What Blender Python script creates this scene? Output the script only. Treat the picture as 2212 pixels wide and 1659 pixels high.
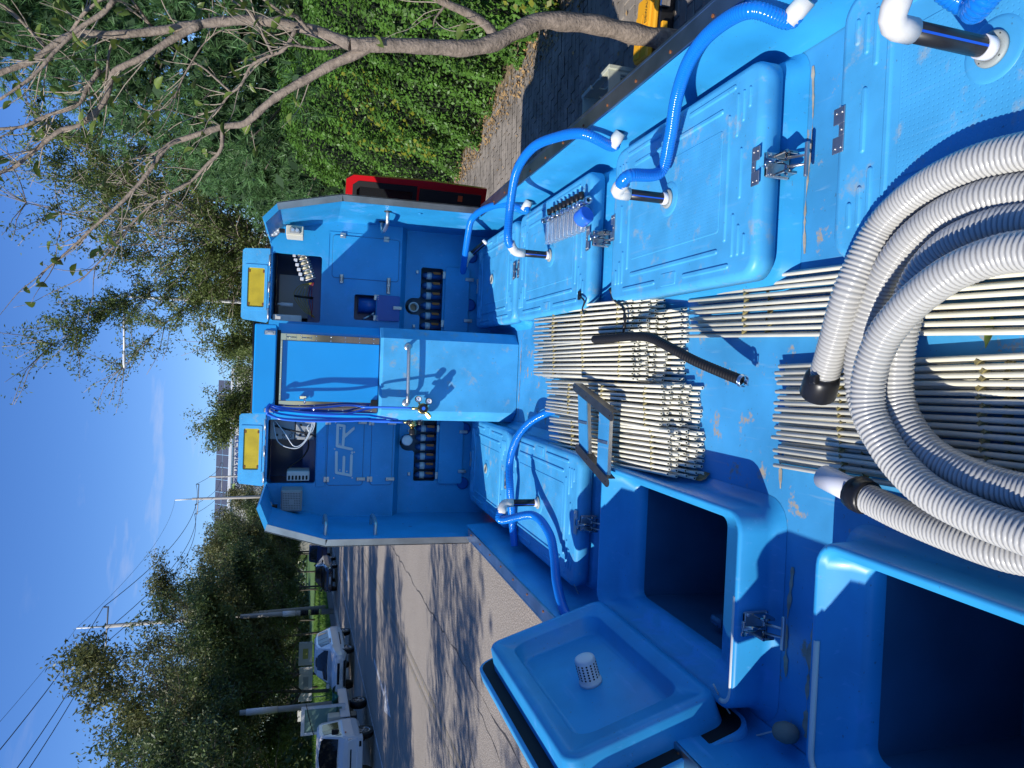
import bpy, math, random
import numpy as np
from mathutils import Vector, Matrix
from mathutils.geometry import tessellate_polygon

for o in list(bpy.data.objects):
    bpy.data.objects.remove(o, do_unlink=True)
SC = bpy.context.scene
COL = SC.collection
random.seed(7)
RNG = np.random.default_rng(11)
PI = math.pi
rad = math.radians

# ------------------------------------------------------------------ camera
CAM = Vector((0.0, 0.0, 2.6))
FPX = 1500.0                       # focal length in units of a 2212 px wide picture
PITCH, YAW, ROLL = rad(16.56), rad(1.3), rad(2.0)
F_ = Vector((-math.sin(YAW) * math.cos(PITCH), math.cos(YAW) * math.cos(PITCH), -math.sin(PITCH)))
R0 = Vector((math.cos(YAW), math.sin(YAW), 0.0))
U0 = R0.cross(F_)
R_ = R0 * math.cos(ROLL) + U0 * math.sin(ROLL)
U_ = U0 * math.cos(ROLL) - R0 * math.sin(ROLL)
cd = bpy.data.cameras.new('camera')
cam = bpy.data.objects.new('camera', cd)
COL.objects.link(cam)
cd.sensor_fit = 'HORIZONTAL'
cd.sensor_width = 36.0
cd.lens = 36.0 * FPX / 2212.0
cd.clip_start = 0.05
cd.clip_end = 3000
# the phone was held on its side: picture right is down, picture up is right
mx = Matrix((-U_, R_, -F_)).transposed().to_4x4()
mx.translation = CAM
cam.matrix_world = mx
SC.camera = cam

def at(X, Y, y=None, z=None, x=None):
    """survey helper: point of the place seen at photo position X,Y on a plane y=, z= or x="""
    d = F_ * FPX + R_ * (829.5 - Y) - U_ * (X - 1106.0)
    if y is not None: t = (y - CAM.y) / d.y
    elif z is not None: t = (z - CAM.z) / d.z
    else: t = (x - CAM.x) / d.x
    return CAM + d * t

# ------------------------------------------------------------------ sky and sun
SUN_EL = rad(37.5)
SUN_AZ = rad(57.0)                 # shadows run to +x, +y at this angle from +y
w = bpy.data.worlds.new('World'); SC.world = w; w.use_nodes = True
nt = w.node_tree; nt.nodes.clear()
bg = nt.nodes.new('ShaderNodeBackground'); wo = nt.nodes.new('ShaderNodeOutputWorld')
sky = nt.nodes.new('ShaderNodeTexSky'); sky.sky_type = 'NISHITA'; sky.sun_disc = False
sky.sun_elevation = SUN_EL
sky.sun_rotation = SUN_AZ + PI
sky.air_density = 1.0; sky.dust_density = 0.0; sky.ozone_density = 6.0; sky.altitude = 300
bg.inputs['Strength'].default_value = 0.13
hsv = nt.nodes.new('ShaderNodeHueSaturation'); hsv.inputs['Saturation'].default_value = 1.17; hsv.inputs['Hue'].default_value = 0.512
nt.links.new(sky.outputs[0], hsv.inputs['Color'])
# a few faint wisps of cloud low over the horizon, all round
tcw = nt.nodes.new('ShaderNodeTexCoord'); mpw = nt.nodes.new('ShaderNodeMapping'); mpw.inputs['Scale'].default_value = (5, 5, 26)
nzw = nt.nodes.new('ShaderNodeTexNoise'); nzw.inputs['Scale'].default_value = 1.6; nzw.inputs['Detail'].default_value = 5; nzw.inputs['Roughness'].default_value = 0.55
rpw = nt.nodes.new('ShaderNodeValToRGB'); rpw.color_ramp.elements[0].position = 0.60; rpw.color_ramp.elements[1].position = 0.80
rpw.color_ramp.elements[1].color = (0.30, 0.30, 0.30, 1)
sep = nt.nodes.new('ShaderNodeSeparateXYZ'); rpz = nt.nodes.new('ShaderNodeValToRGB')
for k, (ps, v) in enumerate(((0.0, 0.0), (0.06, 1.0), (0.20, 1.0), (0.32, 0.0))):
    e = rpz.color_ramp.elements[k] if k < 2 else rpz.color_ramp.elements.new(ps)
    e.position = ps; e.color = (v, v, v, 1)
mul = nt.nodes.new('ShaderNodeMath'); mul.operation = 'MULTIPLY'; mixw = nt.nodes.new('ShaderNodeMix'); mixw.data_type = 'RGBA'
nt.links.new(tcw.outputs['Generated'], mpw.inputs['Vector']); nt.links.new(mpw.outputs[0], nzw.inputs['Vector']); nt.links.new(nzw.outputs['Fac'], rpw.inputs['Fac'])
nt.links.new(tcw.outputs['Generated'], sep.inputs[0]); nt.links.new(sep.outputs['Z'], rpz.inputs['Fac'])
nt.links.new(rpw.outputs['Color'], mul.inputs[0]); nt.links.new(rpz.outputs['Color'], mul.inputs[1]); nt.links.new(mul.outputs[0], mixw.inputs['Factor'])
nt.links.new(hsv.outputs['Color'], mixw.inputs['A']); mixw.inputs['B'].default_value = (4.9, 4.7, 5.0, 1)
nt.links.new(mixw.outputs['Result'], bg.inputs['Color']); nt.links.new(bg.outputs[0], wo.inputs[0])
sd = bpy.data.lights.new('sun', 'SUN'); sd.energy = 4.4; sd.angle = rad(0.53); sd.color = (1.0, 0.955, 0.88)
sun = bpy.data.objects.new('sun', sd); COL.objects.link(sun)
sdir = Vector((math.sin(SUN_AZ) * math.cos(SUN_EL), math.cos(SUN_AZ) * math.cos(SUN_EL), -math.sin(SUN_EL)))
sun.rotation_euler = sdir.to_track_quat('-Z', 'Y').to_euler()
SC.view_settings.view_transform = 'Standard'
SC.view_settings.look = 'None'
SC.view_settings.exposure = 0.40
SC.view_settings.gamma = 1.0
SC.view_settings.use_curve_mapping = False
SC.render.resolution_x = 1024; SC.render.resolution_y = 768
SC.render.engine = 'CYCLES'
SC.cycles.max_bounces = 5
SC.cycles.diffuse_bounces = 2
SC.cycles.glossy_bounces = 3
SC.cycles.transmission_bounces = 4
SC.cycles.transparent_max_bounces = 6

# ------------------------------------------------------------------ materials
M = {}
def mat(name, col, rough=0.5, metal=0.0, var=0.0, vscale=8.0, col2=None, bump=0.0, bscale=60.0, coat=0.0,
        trans=0.0, spec=0.5, alpha=1.0, dirt=None, dirt_scale=6.0, dirt_amt=0.55, dirt_soft=0.07, scr=None, sss=0.0, transl=0.0, ior=1.45):
    m = bpy.data.materials.new(name); m.use_nodes = True
    n = m.node_tree.nodes; l = m.node_tree.links
    p = n['Principled BSDF']
    p.inputs['Base Color'].default_value = (*col, 1)
    p.inputs['Roughness'].default_value = rough
    p.inputs['Metallic'].default_value = metal
    p.inputs['Specular IOR Level'].default_value = spec
    p.inputs['IOR'].default_value = ior
    if coat: p.inputs['Coat Weight'].default_value = coat; p.inputs['Coat Roughness'].default_value = 0.12
    if trans: p.inputs['Transmission Weight'].default_value = trans
    if alpha < 1: p.inputs['Alpha'].default_value = alpha
    tc = n.new('ShaderNodeTexCoord')
    geo = n.new('ShaderNodeNewGeometry')
    out = None
    if var > 0 or col2:
        nz = n.new('ShaderNodeTexNoise'); nz.inputs['Scale'].default_value = vscale; nz.inputs['Detail'].default_value = 3
        l.new(geo.outputs['Position'], nz.inputs['Vector'])
        rp = n.new('ShaderNodeValToRGB')
        rp.color_ramp.elements[0].position = 0.32; rp.color_ramp.elements[1].position = 0.68
        c2 = col2 if col2 else tuple(min(1, c * (1 + var)) for c in col)
        c1 = col if col2 else tuple(c * (1 - var) for c in col)
        rp.color_ramp.elements[0].color = (*c1, 1); rp.color_ramp.elements[1].color = (*c2, 1)
        l.new(nz.outputs['Fac'], rp.inputs['Fac']); out = rp.outputs['Color']
    if dirt:
        nz2 = n.new('ShaderNodeTexNoise'); nz2.inputs['Scale'].default_value = dirt_scale; nz2.inputs['Detail'].default_value = 5
        nz2.inputs['Roughness'].default_value = 0.68
        l.new(geo.outputs['Position'], nz2.inputs['Vector'])
        rp2 = n.new('ShaderNodeValToRGB')
        rp2.color_ramp.elements[0].position = dirt_amt; rp2.color_ramp.elements[1].position = dirt_amt + dirt_soft
        l.new(nz2.outputs['Fac'], rp2.inputs['Fac'])
        mixn = n.new('ShaderNodeMix'); mixn.data_type = 'RGBA'
        l.new(rp2.outputs['Color'], mixn.inputs['Factor'])
        if out: l.new(out, mixn.inputs['A'])
        else: mixn.inputs['A'].default_value = (*col, 1)
        mixn.inputs['B'].default_value = (*dirt, 1)
        out = mixn.outputs['Result']
        mr = n.new('ShaderNodeMapRange'); mr.inputs['To Min'].default_value = rough; mr.inputs['To Max'].default_value = 0.8
        l.new(rp2.outputs['Color'], mr.inputs['Value']); l.new(mr.outputs['Result'], p.inputs['Roughness'])
    if scr:
        mp = n.new('ShaderNodeMapping'); mp.inputs['Scale'].default_value = (70, 5, 34); mp.inputs['Rotation'].default_value = (0, 0, 0.35)
        nz3 = n.new('ShaderNodeTexNoise'); nz3.inputs['Scale'].default_value = 1.0; nz3.inputs['Detail'].default_value = 4
        l.new(geo.outputs['Position'], mp.inputs['Vector']); l.new(mp.outputs[0], nz3.inputs['Vector'])
        rp3 = n.new('ShaderNodeValToRGB'); rp3.color_ramp.elements[0].position = 0.62; rp3.color_ramp.elements[1].position = 0.74; rp3.color_ramp.elements[1].color = (.55, .55, .55, 1)
        l.new(nz3.outputs['Fac'], rp3.inputs['Fac'])
        mx3 = n.new('ShaderNodeMix'); mx3.data_type = 'RGBA'; l.new(rp3.outputs['Color'], mx3.inputs['Factor'])
        if out: l.new(out, mx3.inputs['A'])
        else: mx3.inputs['A'].default_value = (*col, 1)
        mx3.inputs['B'].default_value = (*scr, 1)
        # fine dark specks of dirt
        nz4 = n.new('ShaderNodeTexNoise'); nz4.inputs['Scale'].default_value = 95; nz4.inputs['Detail'].default_value = 2
        l.new(geo.outputs['Position'], nz4.inputs['Vector'])
        rp4 = n.new('ShaderNodeValToRGB'); rp4.color_ramp.elements[0].position = 0.70; rp4.color_ramp.elements[1].position = 0.76; rp4.color_ramp.elements[1].color = (.6, .6, .6, 1)
        l.new(nz4.outputs['Fac'], rp4.inputs['Fac'])
        mx4 = n.new('ShaderNodeMix'); mx4.data_type = 'RGBA'; l.new(rp4.outputs['Color'], mx4.inputs['Factor']); l.new(mx3.outputs['Result'], mx4.inputs['A']); mx4.inputs['B'].default_value = (0.06, 0.10, 0.13, 1)
        out = mx4.outputs['Result']
    if out: l.new(out, p.inputs['Base Color'])
    if bump > 0:
        nb = n.new('ShaderNodeTexNoise'); nb.inputs['Scale'].default_value = bscale; nb.inputs['Detail'].default_value = 2
        l.new(geo.outputs['Position'], nb.inputs['Vector'])
        b = n.new('ShaderNodeBump'); b.inputs['Strength'].default_value = bump; b.inputs['Distance'].default_value = 0.01
        l.new(nb.outputs['Fac'], b.inputs['Height']); l.new(b.outputs['Normal'], p.inputs['Normal'])
    if transl > 0:
        t = n.new('ShaderNodeBsdfTranslucent'); mixs = n.new('ShaderNodeMixShader'); mixs.inputs[0].default_value = transl
        if out: l.new(out, t.inputs['Color'])
        else: t.inputs['Color'].default_value = (*col, 1)
        mo = n['Material Output']
        l.new(p.outputs[0], mixs.inputs[1]); l.new(t.outputs[0], mixs.inputs[2]); l.new(mixs.outputs[0], mo.inputs['Surface'])
    M[name] = m
    return m

BLUE = (0.030, 0.30, 0.60)
mat('frp', BLUE, 0.38, var=0.12, vscale=5, coat=0.12, bump=0.05, bscale=9, dirt=(0.07, 0.34, 0.70), dirt_scale=3.2, dirt_amt=0.60, scr=(0.10, 0.38, 0.72))
mat('frp_new', (0.010, 0.285, 0.68), 0.3, var=0.05, vscale=3)
mat('frp_wall', (0.024, 0.30, 0.61), 0.42, var=0.12, vscale=4, bump=0.04, bscale=7, dirt=(0.07, 0.33, 0.68), dirt_scale=2.3, dirt_amt=0.58, scr=(0.10, 0.36, 0.70))
mat('frp_pale', (0.064, 0.365, 0.66), 0.42, var=0.10, vscale=9, bump=0.05, bscale=20, dirt=(0.27, 0.37, 0.42), dirt_scale=12, dirt_amt=0.58, dirt_soft=.16, scr=(0.12, 0.40, 0.66))
mat('frp_deck', (0.052, 0.305, 0.59), 0.42, var=0.15, vscale=5, bump=0.06, bscale=30, dirt=(0.34, 0.30, 0.23), dirt_scale=13, dirt_amt=0.60, dirt_soft=.07, scr=(0.19, 0.39, 0.58))
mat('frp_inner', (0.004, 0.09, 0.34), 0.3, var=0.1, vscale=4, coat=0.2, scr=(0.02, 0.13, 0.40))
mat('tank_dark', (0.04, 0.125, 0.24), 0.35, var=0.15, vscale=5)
mat('wear_tan', (0.36, 0.32, 0.25), 0.85, var=0.25, vscale=30)
mat('steel', (0.58, 0.57, 0.55), 0.42, metal=1.0, var=0.12, vscale=20)
mat('steel_rail', (0.42, 0.44, 0.47), 0.30, metal=1.0, var=0.2, vscale=9, dirt=(0.22, 0.12, 0.06), dirt_scale=30, dirt_amt=0.70)
mat('steel_mirror', (0.36, 0.36, 0.36), 0.07, metal=1.0)
mat('dark_steel', (0.09, 0.09, 0.09), 0.42, metal=0.7, var=0.15, vscale=30)
mat('chrome', (0.75, 0.75, 0.75), 0.08, metal=1.0)
mat('brass', (0.62, 0.45, 0.16), 0.25, metal=1.0)
mat('pvc', (0.62, 0.61, 0.57), 0.38, var=0.05, vscale=30)
mat('white_pipe', (0.66, 0.67, 0.70), 0.35)
mat('black_pipe', (0.014, 0.015, 0.018), 0.38)
mat('pipe_stripe', (0.01, 0.08, 0.5), 0.4)
mat('black_plastic', (0.012, 0.012, 0.013), 0.35)
mat('rubber', (0.008, 0.008, 0.009), 0.6)
mat('blue_hose', (0.006, 0.17, 0.62), 0.18, coat=0.4)
mat('air_hose', (0.03, 0.16, 0.72), 0.25, coat=0.3)
mat('rod', (0.74, 0.705, 0.565), 0.42, var=0.07, vscale=14, dirt=(0.42, 0.38, 0.28), dirt_scale=18, dirt_amt=0.70)
mat('rod_bore', (0.06, 0.06, 0.05), 0.8)
mat('clip', (0.30, 0.25, 0.10), 0.35)
mat('hose_rib', (0.47, 0.462, 0.425), 0.22, coat=0.3)
mat('hose_web', (0.36, 0.355, 0.335), 0.25, transl=0.15)
mat('gasket', (0.62, 0.64, 0.62), 0.5)
mat('seal_black', (0.006, 0.006, 0.007), 0.7)
mat('flange_grey', (0.33, 0.36, 0.33), 0.5)
mat('red_paint', (0.50, 0.008, 0.012), 0.2, coat=0.6)
mat('trim_black', (0.010, 0.010, 0.011), 0.6, bump=0.1, bscale=200)
mat('glass_dark', (0.012, 0.014, 0.016), 0.05, spec=0.6)
mat('glass_clear', (0.95, 0.97, 1.0), 0.03, trans=1.0, ior=1.25)
mat('acrylic', (0.80, 0.88, 0.97), 0.06, trans=0.85, ior=1.3)
mat('yellow_pane', (0.50, 0.37, 0.02), 0.35, var=0.14, vscale=14)
mat('rust', (0.20, 0.07, 0.02), 0.8)
mat('lens', (0.6, 0.66, 0.72), 0.12, metal=0.5)
mat('led', (0.85, 0.87, 0.9), 0.2)
mat('beige', (0.60, 0.57, 0.45), 0.45)
mat('grey_plastic', (0.30, 0.31, 0.31), 0.45)
mat('dark_dot', (0.01, 0.01, 0.012), 0.8)
mat('letter_white', (0.66, 0.67, 0.66), 0.5, var=0.04)
mat('letter_blue', (0.05, 0.09, 0.28), 0.5)
mat('logo_green', (0.42, 0.58, 0.22), 0.5)
mat('logo_grey', (0.55, 0.60, 0.70), 0.5)
mat('unit_grey', (0.34, 0.36, 0.37), 0.5)
mat('orange_tag', (0.42, 0.14, 0.03), 0.6)
mat('bottle_blue', (0.02, 0.10, 0.30), 0.2, coat=0.4)
mat('clear_tube', (0.6, 0.66, 0.7), 0.15)
mat('wire_yellow', (0.40, 0.30, 0.05), 0.4)
mat('wire_red', (0.30, 0.03, 0.03), 0.4)
mat('cream_coil', (0.72, 0.62, 0.40), 0.4)
mat('cord_white', (0.62, 0.60, 0.55), 0.8)
mat('float_grey', (0.28, 0.25, 0.19), 0.8, bump=0.2, bscale=80)
mat('asphalt', (0.225, 0.194, 0.158), 0.88, var=0.16, vscale=0.4, bump=1.0, bscale=42, dirt=(0.46, 0.405, 0.34), dirt_scale=48, dirt_amt=0.48, dirt_soft=.12)
mat('asphalt_crack', (0.075, 0.07, 0.065), 0.95)
mat('paint_white', (0.62, 0.62, 0.60), 0.7, dirt=(0.16, 0.15, 0.14), dirt_scale=9, dirt_amt=0.52)
mat('paint_yellow', (0.34, 0.255, 0.11), 0.7, dirt=(0.22, 0.20, 0.17), dirt_scale=9, dirt_amt=0.40)
mat('paver', (0.26, 0.225, 0.185), 0.9, var=0.28, vscale=3.5, bump=0.5, bscale=70)
mat('paver_joint', (0.07, 0.06, 0.05), 0.95, var=0.2, vscale=5)
mat('concrete', (0.36, 0.35, 0.33), 0.85, var=0.15, vscale=4, bump=0.2, bscale=40)
mat('soil', (0.20, 0.15, 0.09), 0.95, var=0.35, vscale=9, bump=0.6, bscale=30)
mat('earth', (0.10, 0.10, 0.06), 0.95, var=0.3, vscale=0.3)
mat('lawn', (0.08, 0.15, 0.03), 0.9, var=0.25, vscale=2, transl=0.0)
mat('grass', (0.12, 0.23, 0.03), 0.7, var=0.25, vscale=3, transl=0.35)
mat('bark', (0.20, 0.16, 0.125), 0.9, var=0.3, vscale=26, bump=1.0, bscale=55)
mat('bark_pale', (0.30, 0.25, 0.19), 0.85, var=0.25, vscale=30, bump=0.6, bscale=60)
mat('bark_dark', (0.10, 0.085, 0.07), 0.95, var=0.3, vscale=8, bump=0.8, bscale=30)
mat('leaf_hedge', (0.078, 0.175, 0.026), 0.42, var=0.5, vscale=4, transl=0.30, spec=.35)
mat('leaf_vine', (0.20, 0.22, 0.02), 0.4, var=0.3, vscale=9, transl=0.35)
mat('leaf_pine', (0.105, 0.215, 0.072), 0.45, var=0.45, vscale=2.8, transl=0.25)
mat('leaf_willow', (0.125, 0.17, 0.045), 0.5, var=0.4, vscale=1.2, transl=0.35)
mat('leaf_row', (0.135, 0.145, 0.048), 0.5, var=0.45, vscale=0.9, transl=0.3)
mat('leaf_row2', (0.09, 0.13, 0.04), 0.5, var=0.4, vscale=0.9, transl=0.3)
mat('leaf_near', (0.13, 0.19, 0.035), 0.4, var=0.3, vscale=12, dirt=(0.30, 0.17, 0.03), dirt_scale=25, dirt_amt=0.64, transl=0.35)
mat('dead_leaf', (0.30, 0.19, 0.08), 0.8, var=0.4, vscale=20)
mat('hedge_shade', (0.008, 0.016, 0.006), 1.0)
mat('car_white', (0.72, 0.73, 0.72), 0.15, coat=0.8)
mat('car_navy', (0.008, 0.012, 0.03), 0.1, coat=0.8)
mat('car_blue', (0.012, 0.03, 0.10), 0.15, coat=0.7)
mat('truck_white', (0.66, 0.67, 0.69), 0.3, coat=0.4)
mat('rim', (0.45, 0.45, 0.47), 0.25, metal=1.0)
mat('plate_white', (0.6, 0.62, 0.62), 0.5)
mat('indicator', (0.6, 0.1, 0.03), 0.3)
mat('tarp_green', (0.01, 0.12, 0.08), 0.6)
mat('green_glass', (0.18, 0.30, 0.25), 0.1)
mat('crate', (0.44, 0.46, 0.37), 0.6)
mat('tool_yellow', (0.75, 0.36, 0.02), 0.4)
mat('panel_wall', (0.62, 0.61, 0.57), 0.6, var=0.03, vscale=0.2)
mat('solar', (0.085, 0.095, 0.13), 0.25, coat=0.3)
mat('pole_grey', (0.33, 0.315, 0.285), 0.8, var=0.1, vscale=2)
mat('lamp_white', (0.72, 0.73, 0.74), 0.4)
mat('wire_black', (0.01, 0.01, 0.012), 0.6)
mat('needle_shade', (0.020, 0.050, 0.016), 0.8, var=0.3, vscale=2)
mat('stripe_yellow', (0.45, 0.42, 0.12), 0.6)
mat('sign_white', (0.62, 0.62, 0.60), 0.6)

def dimple_mat():
    m = M['frp_pale'].copy(); m.name = 'frp_dimple'; n = m.node_tree.nodes; l = m.node_tree.links
    geo = [q for q in n if q.type == 'NEW_GEOMETRY'][0]
    v = n.new('ShaderNodeTexVoronoi'); v.inputs['Scale'].default_value = 92; v.inputs['Randomness'].default_value = 0.0
    l.new(geo.outputs['Position'], v.inputs['Vector'])
    b = n.new('ShaderNodeBump'); b.inputs['Strength'].default_value = 0.6; b.inputs['Distance'].default_value = 0.003
    rp = n.new('ShaderNodeValToRGB'); rp.color_ramp.elements[0].position = 0.25; rp.color_ramp.elements[1].position = 0.45
    l.new(v.outputs['Distance'], rp.inputs['Fac']); l.new(rp.outputs['Color'], b.inputs['Height'])
    l.new(b.outputs['Normal'], n['Principled BSDF'].inputs['Normal'])
    M['frp_dimple'] = m
dimple_mat()

# ------------------------------------------------------------------ mesh building
class MB:
    def __init__(s): s.v = []; s.f = []; s.m = []; s.sm = []
    def add(s, vs, fs, mi=0, smooth=False):
        b = len(s.v); s.v.extend([tuple(p) for p in vs])
        for f in fs: s.f.append(tuple(b + i for i in f)); s.m.append(mi); s.sm.append(smooth)
        return s
    def box(s, x0, x1, y0, y1, z0, z1, mi=0):
        vs = [(x0, y0, z0), (x1, y0, z0), (x1, y1, z0), (x0, y1, z0), (x0, y0, z1), (x1, y0, z1), (x1, y1, z1), (x0, y1, z1)]
        return s.add(vs, [(0, 3, 2, 1), (4, 5, 6, 7), (0, 1, 5, 4), (1, 2, 6, 5), (2, 3, 7, 6), (3, 0, 4, 7)], mi)
    def bbox(s, x0, x1, y0, y1, z0, z1, b=0.004, mi=0):
        """box with bevelled edges"""
        b = min(b, (x1 - x0) * .45, (y1 - y0) * .45, (z1 - z0) * .45)
        rings = []
        for z, i in ((z0, b), (z0 + b, 0), (z1 - b, 0), (z1, b)):
            rings.append([Vector((x, y, z)) for x, y in rrect(x0 + i, x1 - i, y0 + i, y1 - i, b, 2)])
        return s.loft(rings, True, True, mi)
    def loft(s, rings, cap0=False, cap1=False, mi=0, smooth=False, closed=True):
        n = len(rings[0]); vs = [p for r in rings for p in r]; fs = []
        for i in range(len(rings) - 1):
            for j in range(n if closed else n - 1):
                k = (j + 1) % n
                fs.append((i * n + j, i * n + k, (i + 1) * n + k, (i + 1) * n + j))
        s.add(vs, fs, mi, smooth)
        b = len(s.v) - len(vs)
        if cap0: s.f.append(tuple(b + j for j in reversed(range(n)))); s.m.append(mi); s.sm.append(False)
        if cap1: s.f.append(tuple(b + (len(rings) - 1) * n + j for j in range(n))); s.m.append(mi); s.sm.append(False)
        return s
    def tube(s, path, r, seg=10, caps=True, mi=0, mif=None):
        path = [Vector(p) for p in path]; n = len(path)
        rr = r if isinstance(r, (list, tuple, np.ndarray)) else [r] * n
        tans = []
        for i in range(n):
            t = path[min(i + 1, n - 1)] - path[max(i - 1, 0)]
            if t.length < 1e-9: t = Vector((0, 0, 1))
            tans.append(t.normalized())
        a = Vector((0, 0, 1)) if abs(tans[0].z) < 0.9 else Vector((1, 0, 0))
        nrm = (a - tans[0] * a.dot(tans[0])).normalized()
        cs = [(math.cos(2 * PI * j / seg), math.sin(2 * PI * j / seg)) for j in range(seg)]
        rings = []
        for i in range(n):
            t = tans[i]; nrm = nrm - t * nrm.dot(t)
            nrm = nrm.normalized() if nrm.length > 1e-6 else t.orthogonal().normalized()
            b = t.cross(nrm)
            rings.append([path[i] + (nrm * c + b * q) * rr[i] for c, q in cs])
        if mif is None: return s.loft(rings, caps, caps, mi, True)
        base = len(s.f)
        s.loft(rings, caps, caps, mi, True)
        for i in range(n - 1):
            for j in range(seg): s.m[base + i * seg + j] = mif(i)
        return s
    def cyl(s, a, b, r, r2=None, seg=14, mi=0, caps=True):
        return s.tube([a, b], [r, r if r2 is None else r2], seg, caps, mi)
    def lathe(s, o, axis, prof, seg=20, mi=0, smooth=True, cap0=True, cap1=True):
        """prof: list of (distance along axis, radius)"""
        o = Vector(o); ax = Vector(axis).normalized(); u = ax.orthogonal().normalized(); v = ax.cross(u)
        rings = [[o + ax * d + (u * math.cos(2 * PI * j / seg) + v * math.sin(2 * PI * j / seg)) * r for j in range(seg)] for d, r in prof]
        return s.loft(rings, cap0, cap1, mi, smooth)
    def prism(s, pts, d, mi=0):
        """flat polygon pts (3-D, in order) pushed along d"""
        d = Vector(d); pts = [Vector(p) for p in pts]; n = len(pts)
        vs = pts + [p + d for p in pts]
        fs = [tuple(reversed(range(n))), tuple(range(n, 2 * n))] + [(i, (i + 1) % n, n + (i + 1) % n, n + i) for i in range(n)]
        return s.add(vs, fs, mi)
    def sheet(s, outer, holes, fn, depth=None, mi=0, mi2=None):
        """flat sheet with holes; fn maps 2-D to 3-D; depth: vector along which the hole edges are returned"""
        polys = [[Vector((*p, 0)) for p in outer]] + [[Vector((*p, 0)) for p in h] for h in holes]
        flat = [q for poly in polys for q in poly]
        s.add([fn(q.x, q.y) for q in flat], [tuple(t) for t in tessellate_polygon(polys)], mi)
        if depth:
            d = Vector(depth)
            for h in holes:
                n = len(h); a = [fn(*p) for p in h]
                s.add(a + [p + d for p in a], [(i, (i + 1) % n, n + (i + 1) % n, n + i) for i in range(n)], mi if mi2 is None else mi2)
        return s
    def build(s, name, mats, parent=None, smooth_angle=None):
        me = bpy.data.meshes.new(name)
        me.from_pydata([tuple(p) for p in s.v], [], s.f)
        for k in (mats if isinstance(mats, (list, tuple)) else [mats]): me.materials.append(M[k])
        me.polygons.foreach_set('material_index', s.m)
        me.polygons.foreach_set('use_smooth', s.sm)
        me.update()
        return link(name, me, parent)

def link(name, me, parent=None):
    o = bpy.data.objects.new(name, me); COL.objects.link(o)
    if parent is not None: o.parent = parent
    return o
def empty(name, label=None, cat=None, loc=(0, 0, 0), rz=0.0, group=None):
    o = bpy.data.objects.new(name, None); COL.objects.link(o); o.location = loc; o.rotation_euler = (0, 0, rz)
    o.empty_display_size = 0.1
    if label: tag(o, label, cat, group)
    return o
def tag(o, label, cat, group=None):
    o['label'] = label; o['category'] = cat
    if group: o['group'] = group
    return o
def struct(o): o['kind'] = 'structure'; return o
def stuff(o): o['kind'] = 'stuff'; return o
def copy_tree(o, parent=None):
    c = o.copy(); COL.objects.link(c)
    if parent is not None: c.parent = parent
    for ch in list(o.children): copy_tree(ch, c)
    return c
def rrect(x0, x1, y0, y1, r, n=4):
    pts = []
    for cx, cy, a0 in ((x1 - r, y1 - r, 0), (x0 + r, y1 - r, 90), (x0 + r, y0 + r, 180), (x1 - r, y0 + r, 270)):
        for i in range(n + 1):
            a = rad(a0 + 90 * i / n); pts.append((cx + r * math.cos(a), cy + r * math.sin(a)))
    return pts
def ring3(x0, x1, y0, y1, r, z, n=4): return [Vector((x, y, z)) for x, y in rrect(x0, x1, y0, y1, r, n)]
def spline(pts, step):
    """Catmull-Rom through pts, resampled at even steps"""
    P = [Vector(p) for p in pts]; P = [P[0] * 2 - P[1]] + P + [P[-1] * 2 - P[-2]]
    out = []
    for i in range(1, len(P) - 2):
        for k in range(24):
            t = k / 24
            out.append(0.5 * ((2 * P[i]) + (-P[i - 1] + P[i + 1]) * t + (2 * P[i - 1] - 5 * P[i] + 4 * P[i + 1] - P[i + 2]) * t * t
                              + (-P[i - 1] + 3 * P[i] - 3 * P[i + 1] + P[i + 2]) * t ** 3))
    out.append(P[-2])
    res = [out[0]]; need = step
    for a, b in zip(out[:-1], out[1:]):
        L = (b - a).length
        while L > 0 and need <= L:
            a = a + (b - a) * (need / L); L = (b - a).length; res.append(a.copy()); need = step
        need -= L
    if (res[-1] - out[-1]).length > step * 0.3: res.append(out[-1])
    return res
def corrugated(path, r, pitch, amp, seg=14, colour=True):
    """ribbed hose: white helix ribs standing proud of a grey web"""
    n6 = 6 if colour else 4
    p = spline(path, pitch / n6)
    prof = [r - amp, r - amp * .85, r - amp * .1, r, r - amp * .1, r - amp * .85] if colour else [r - amp, r - amp * .2, r, r - amp * .2]
    mb = MB(); mb.tube(p, [prof[i % n6] for i in range(len(p))], seg, True, 0, (lambda i: 0 if i % 6 in (1, 2, 3, 4) else 1) if colour else None)
    return mb
def text_mesh(txt, size, extrude=0.002):
    cu = bpy.data.curves.new('t', 'FONT'); cu.body = txt; cu.size = size; cu.extrude = extrude; cu.align_x = 'CENTER'; cu.align_y = 'CENTER'
    cu.resolution_u = 3
    o = bpy.data.objects.new('t', cu); COL.objects.link(o)
    bpy.context.view_layer.update()
    me = bpy.data.meshes.new_from_object(o.evaluated_get(bpy.context.evaluated_depsgraph_get()))
    bpy.data.objects.remove(o, do_unlink=True)
    return me
def text_obj(name, txt, size, loc, rot, matn, parent=None, extrude=0.002):
    me = text_mesh(txt, size, extrude); me.materials.clear(); me.materials.append(M[matn])
    o = link(name, me, parent); o.location = loc; o.rotation_euler = rot
    return o
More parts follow.
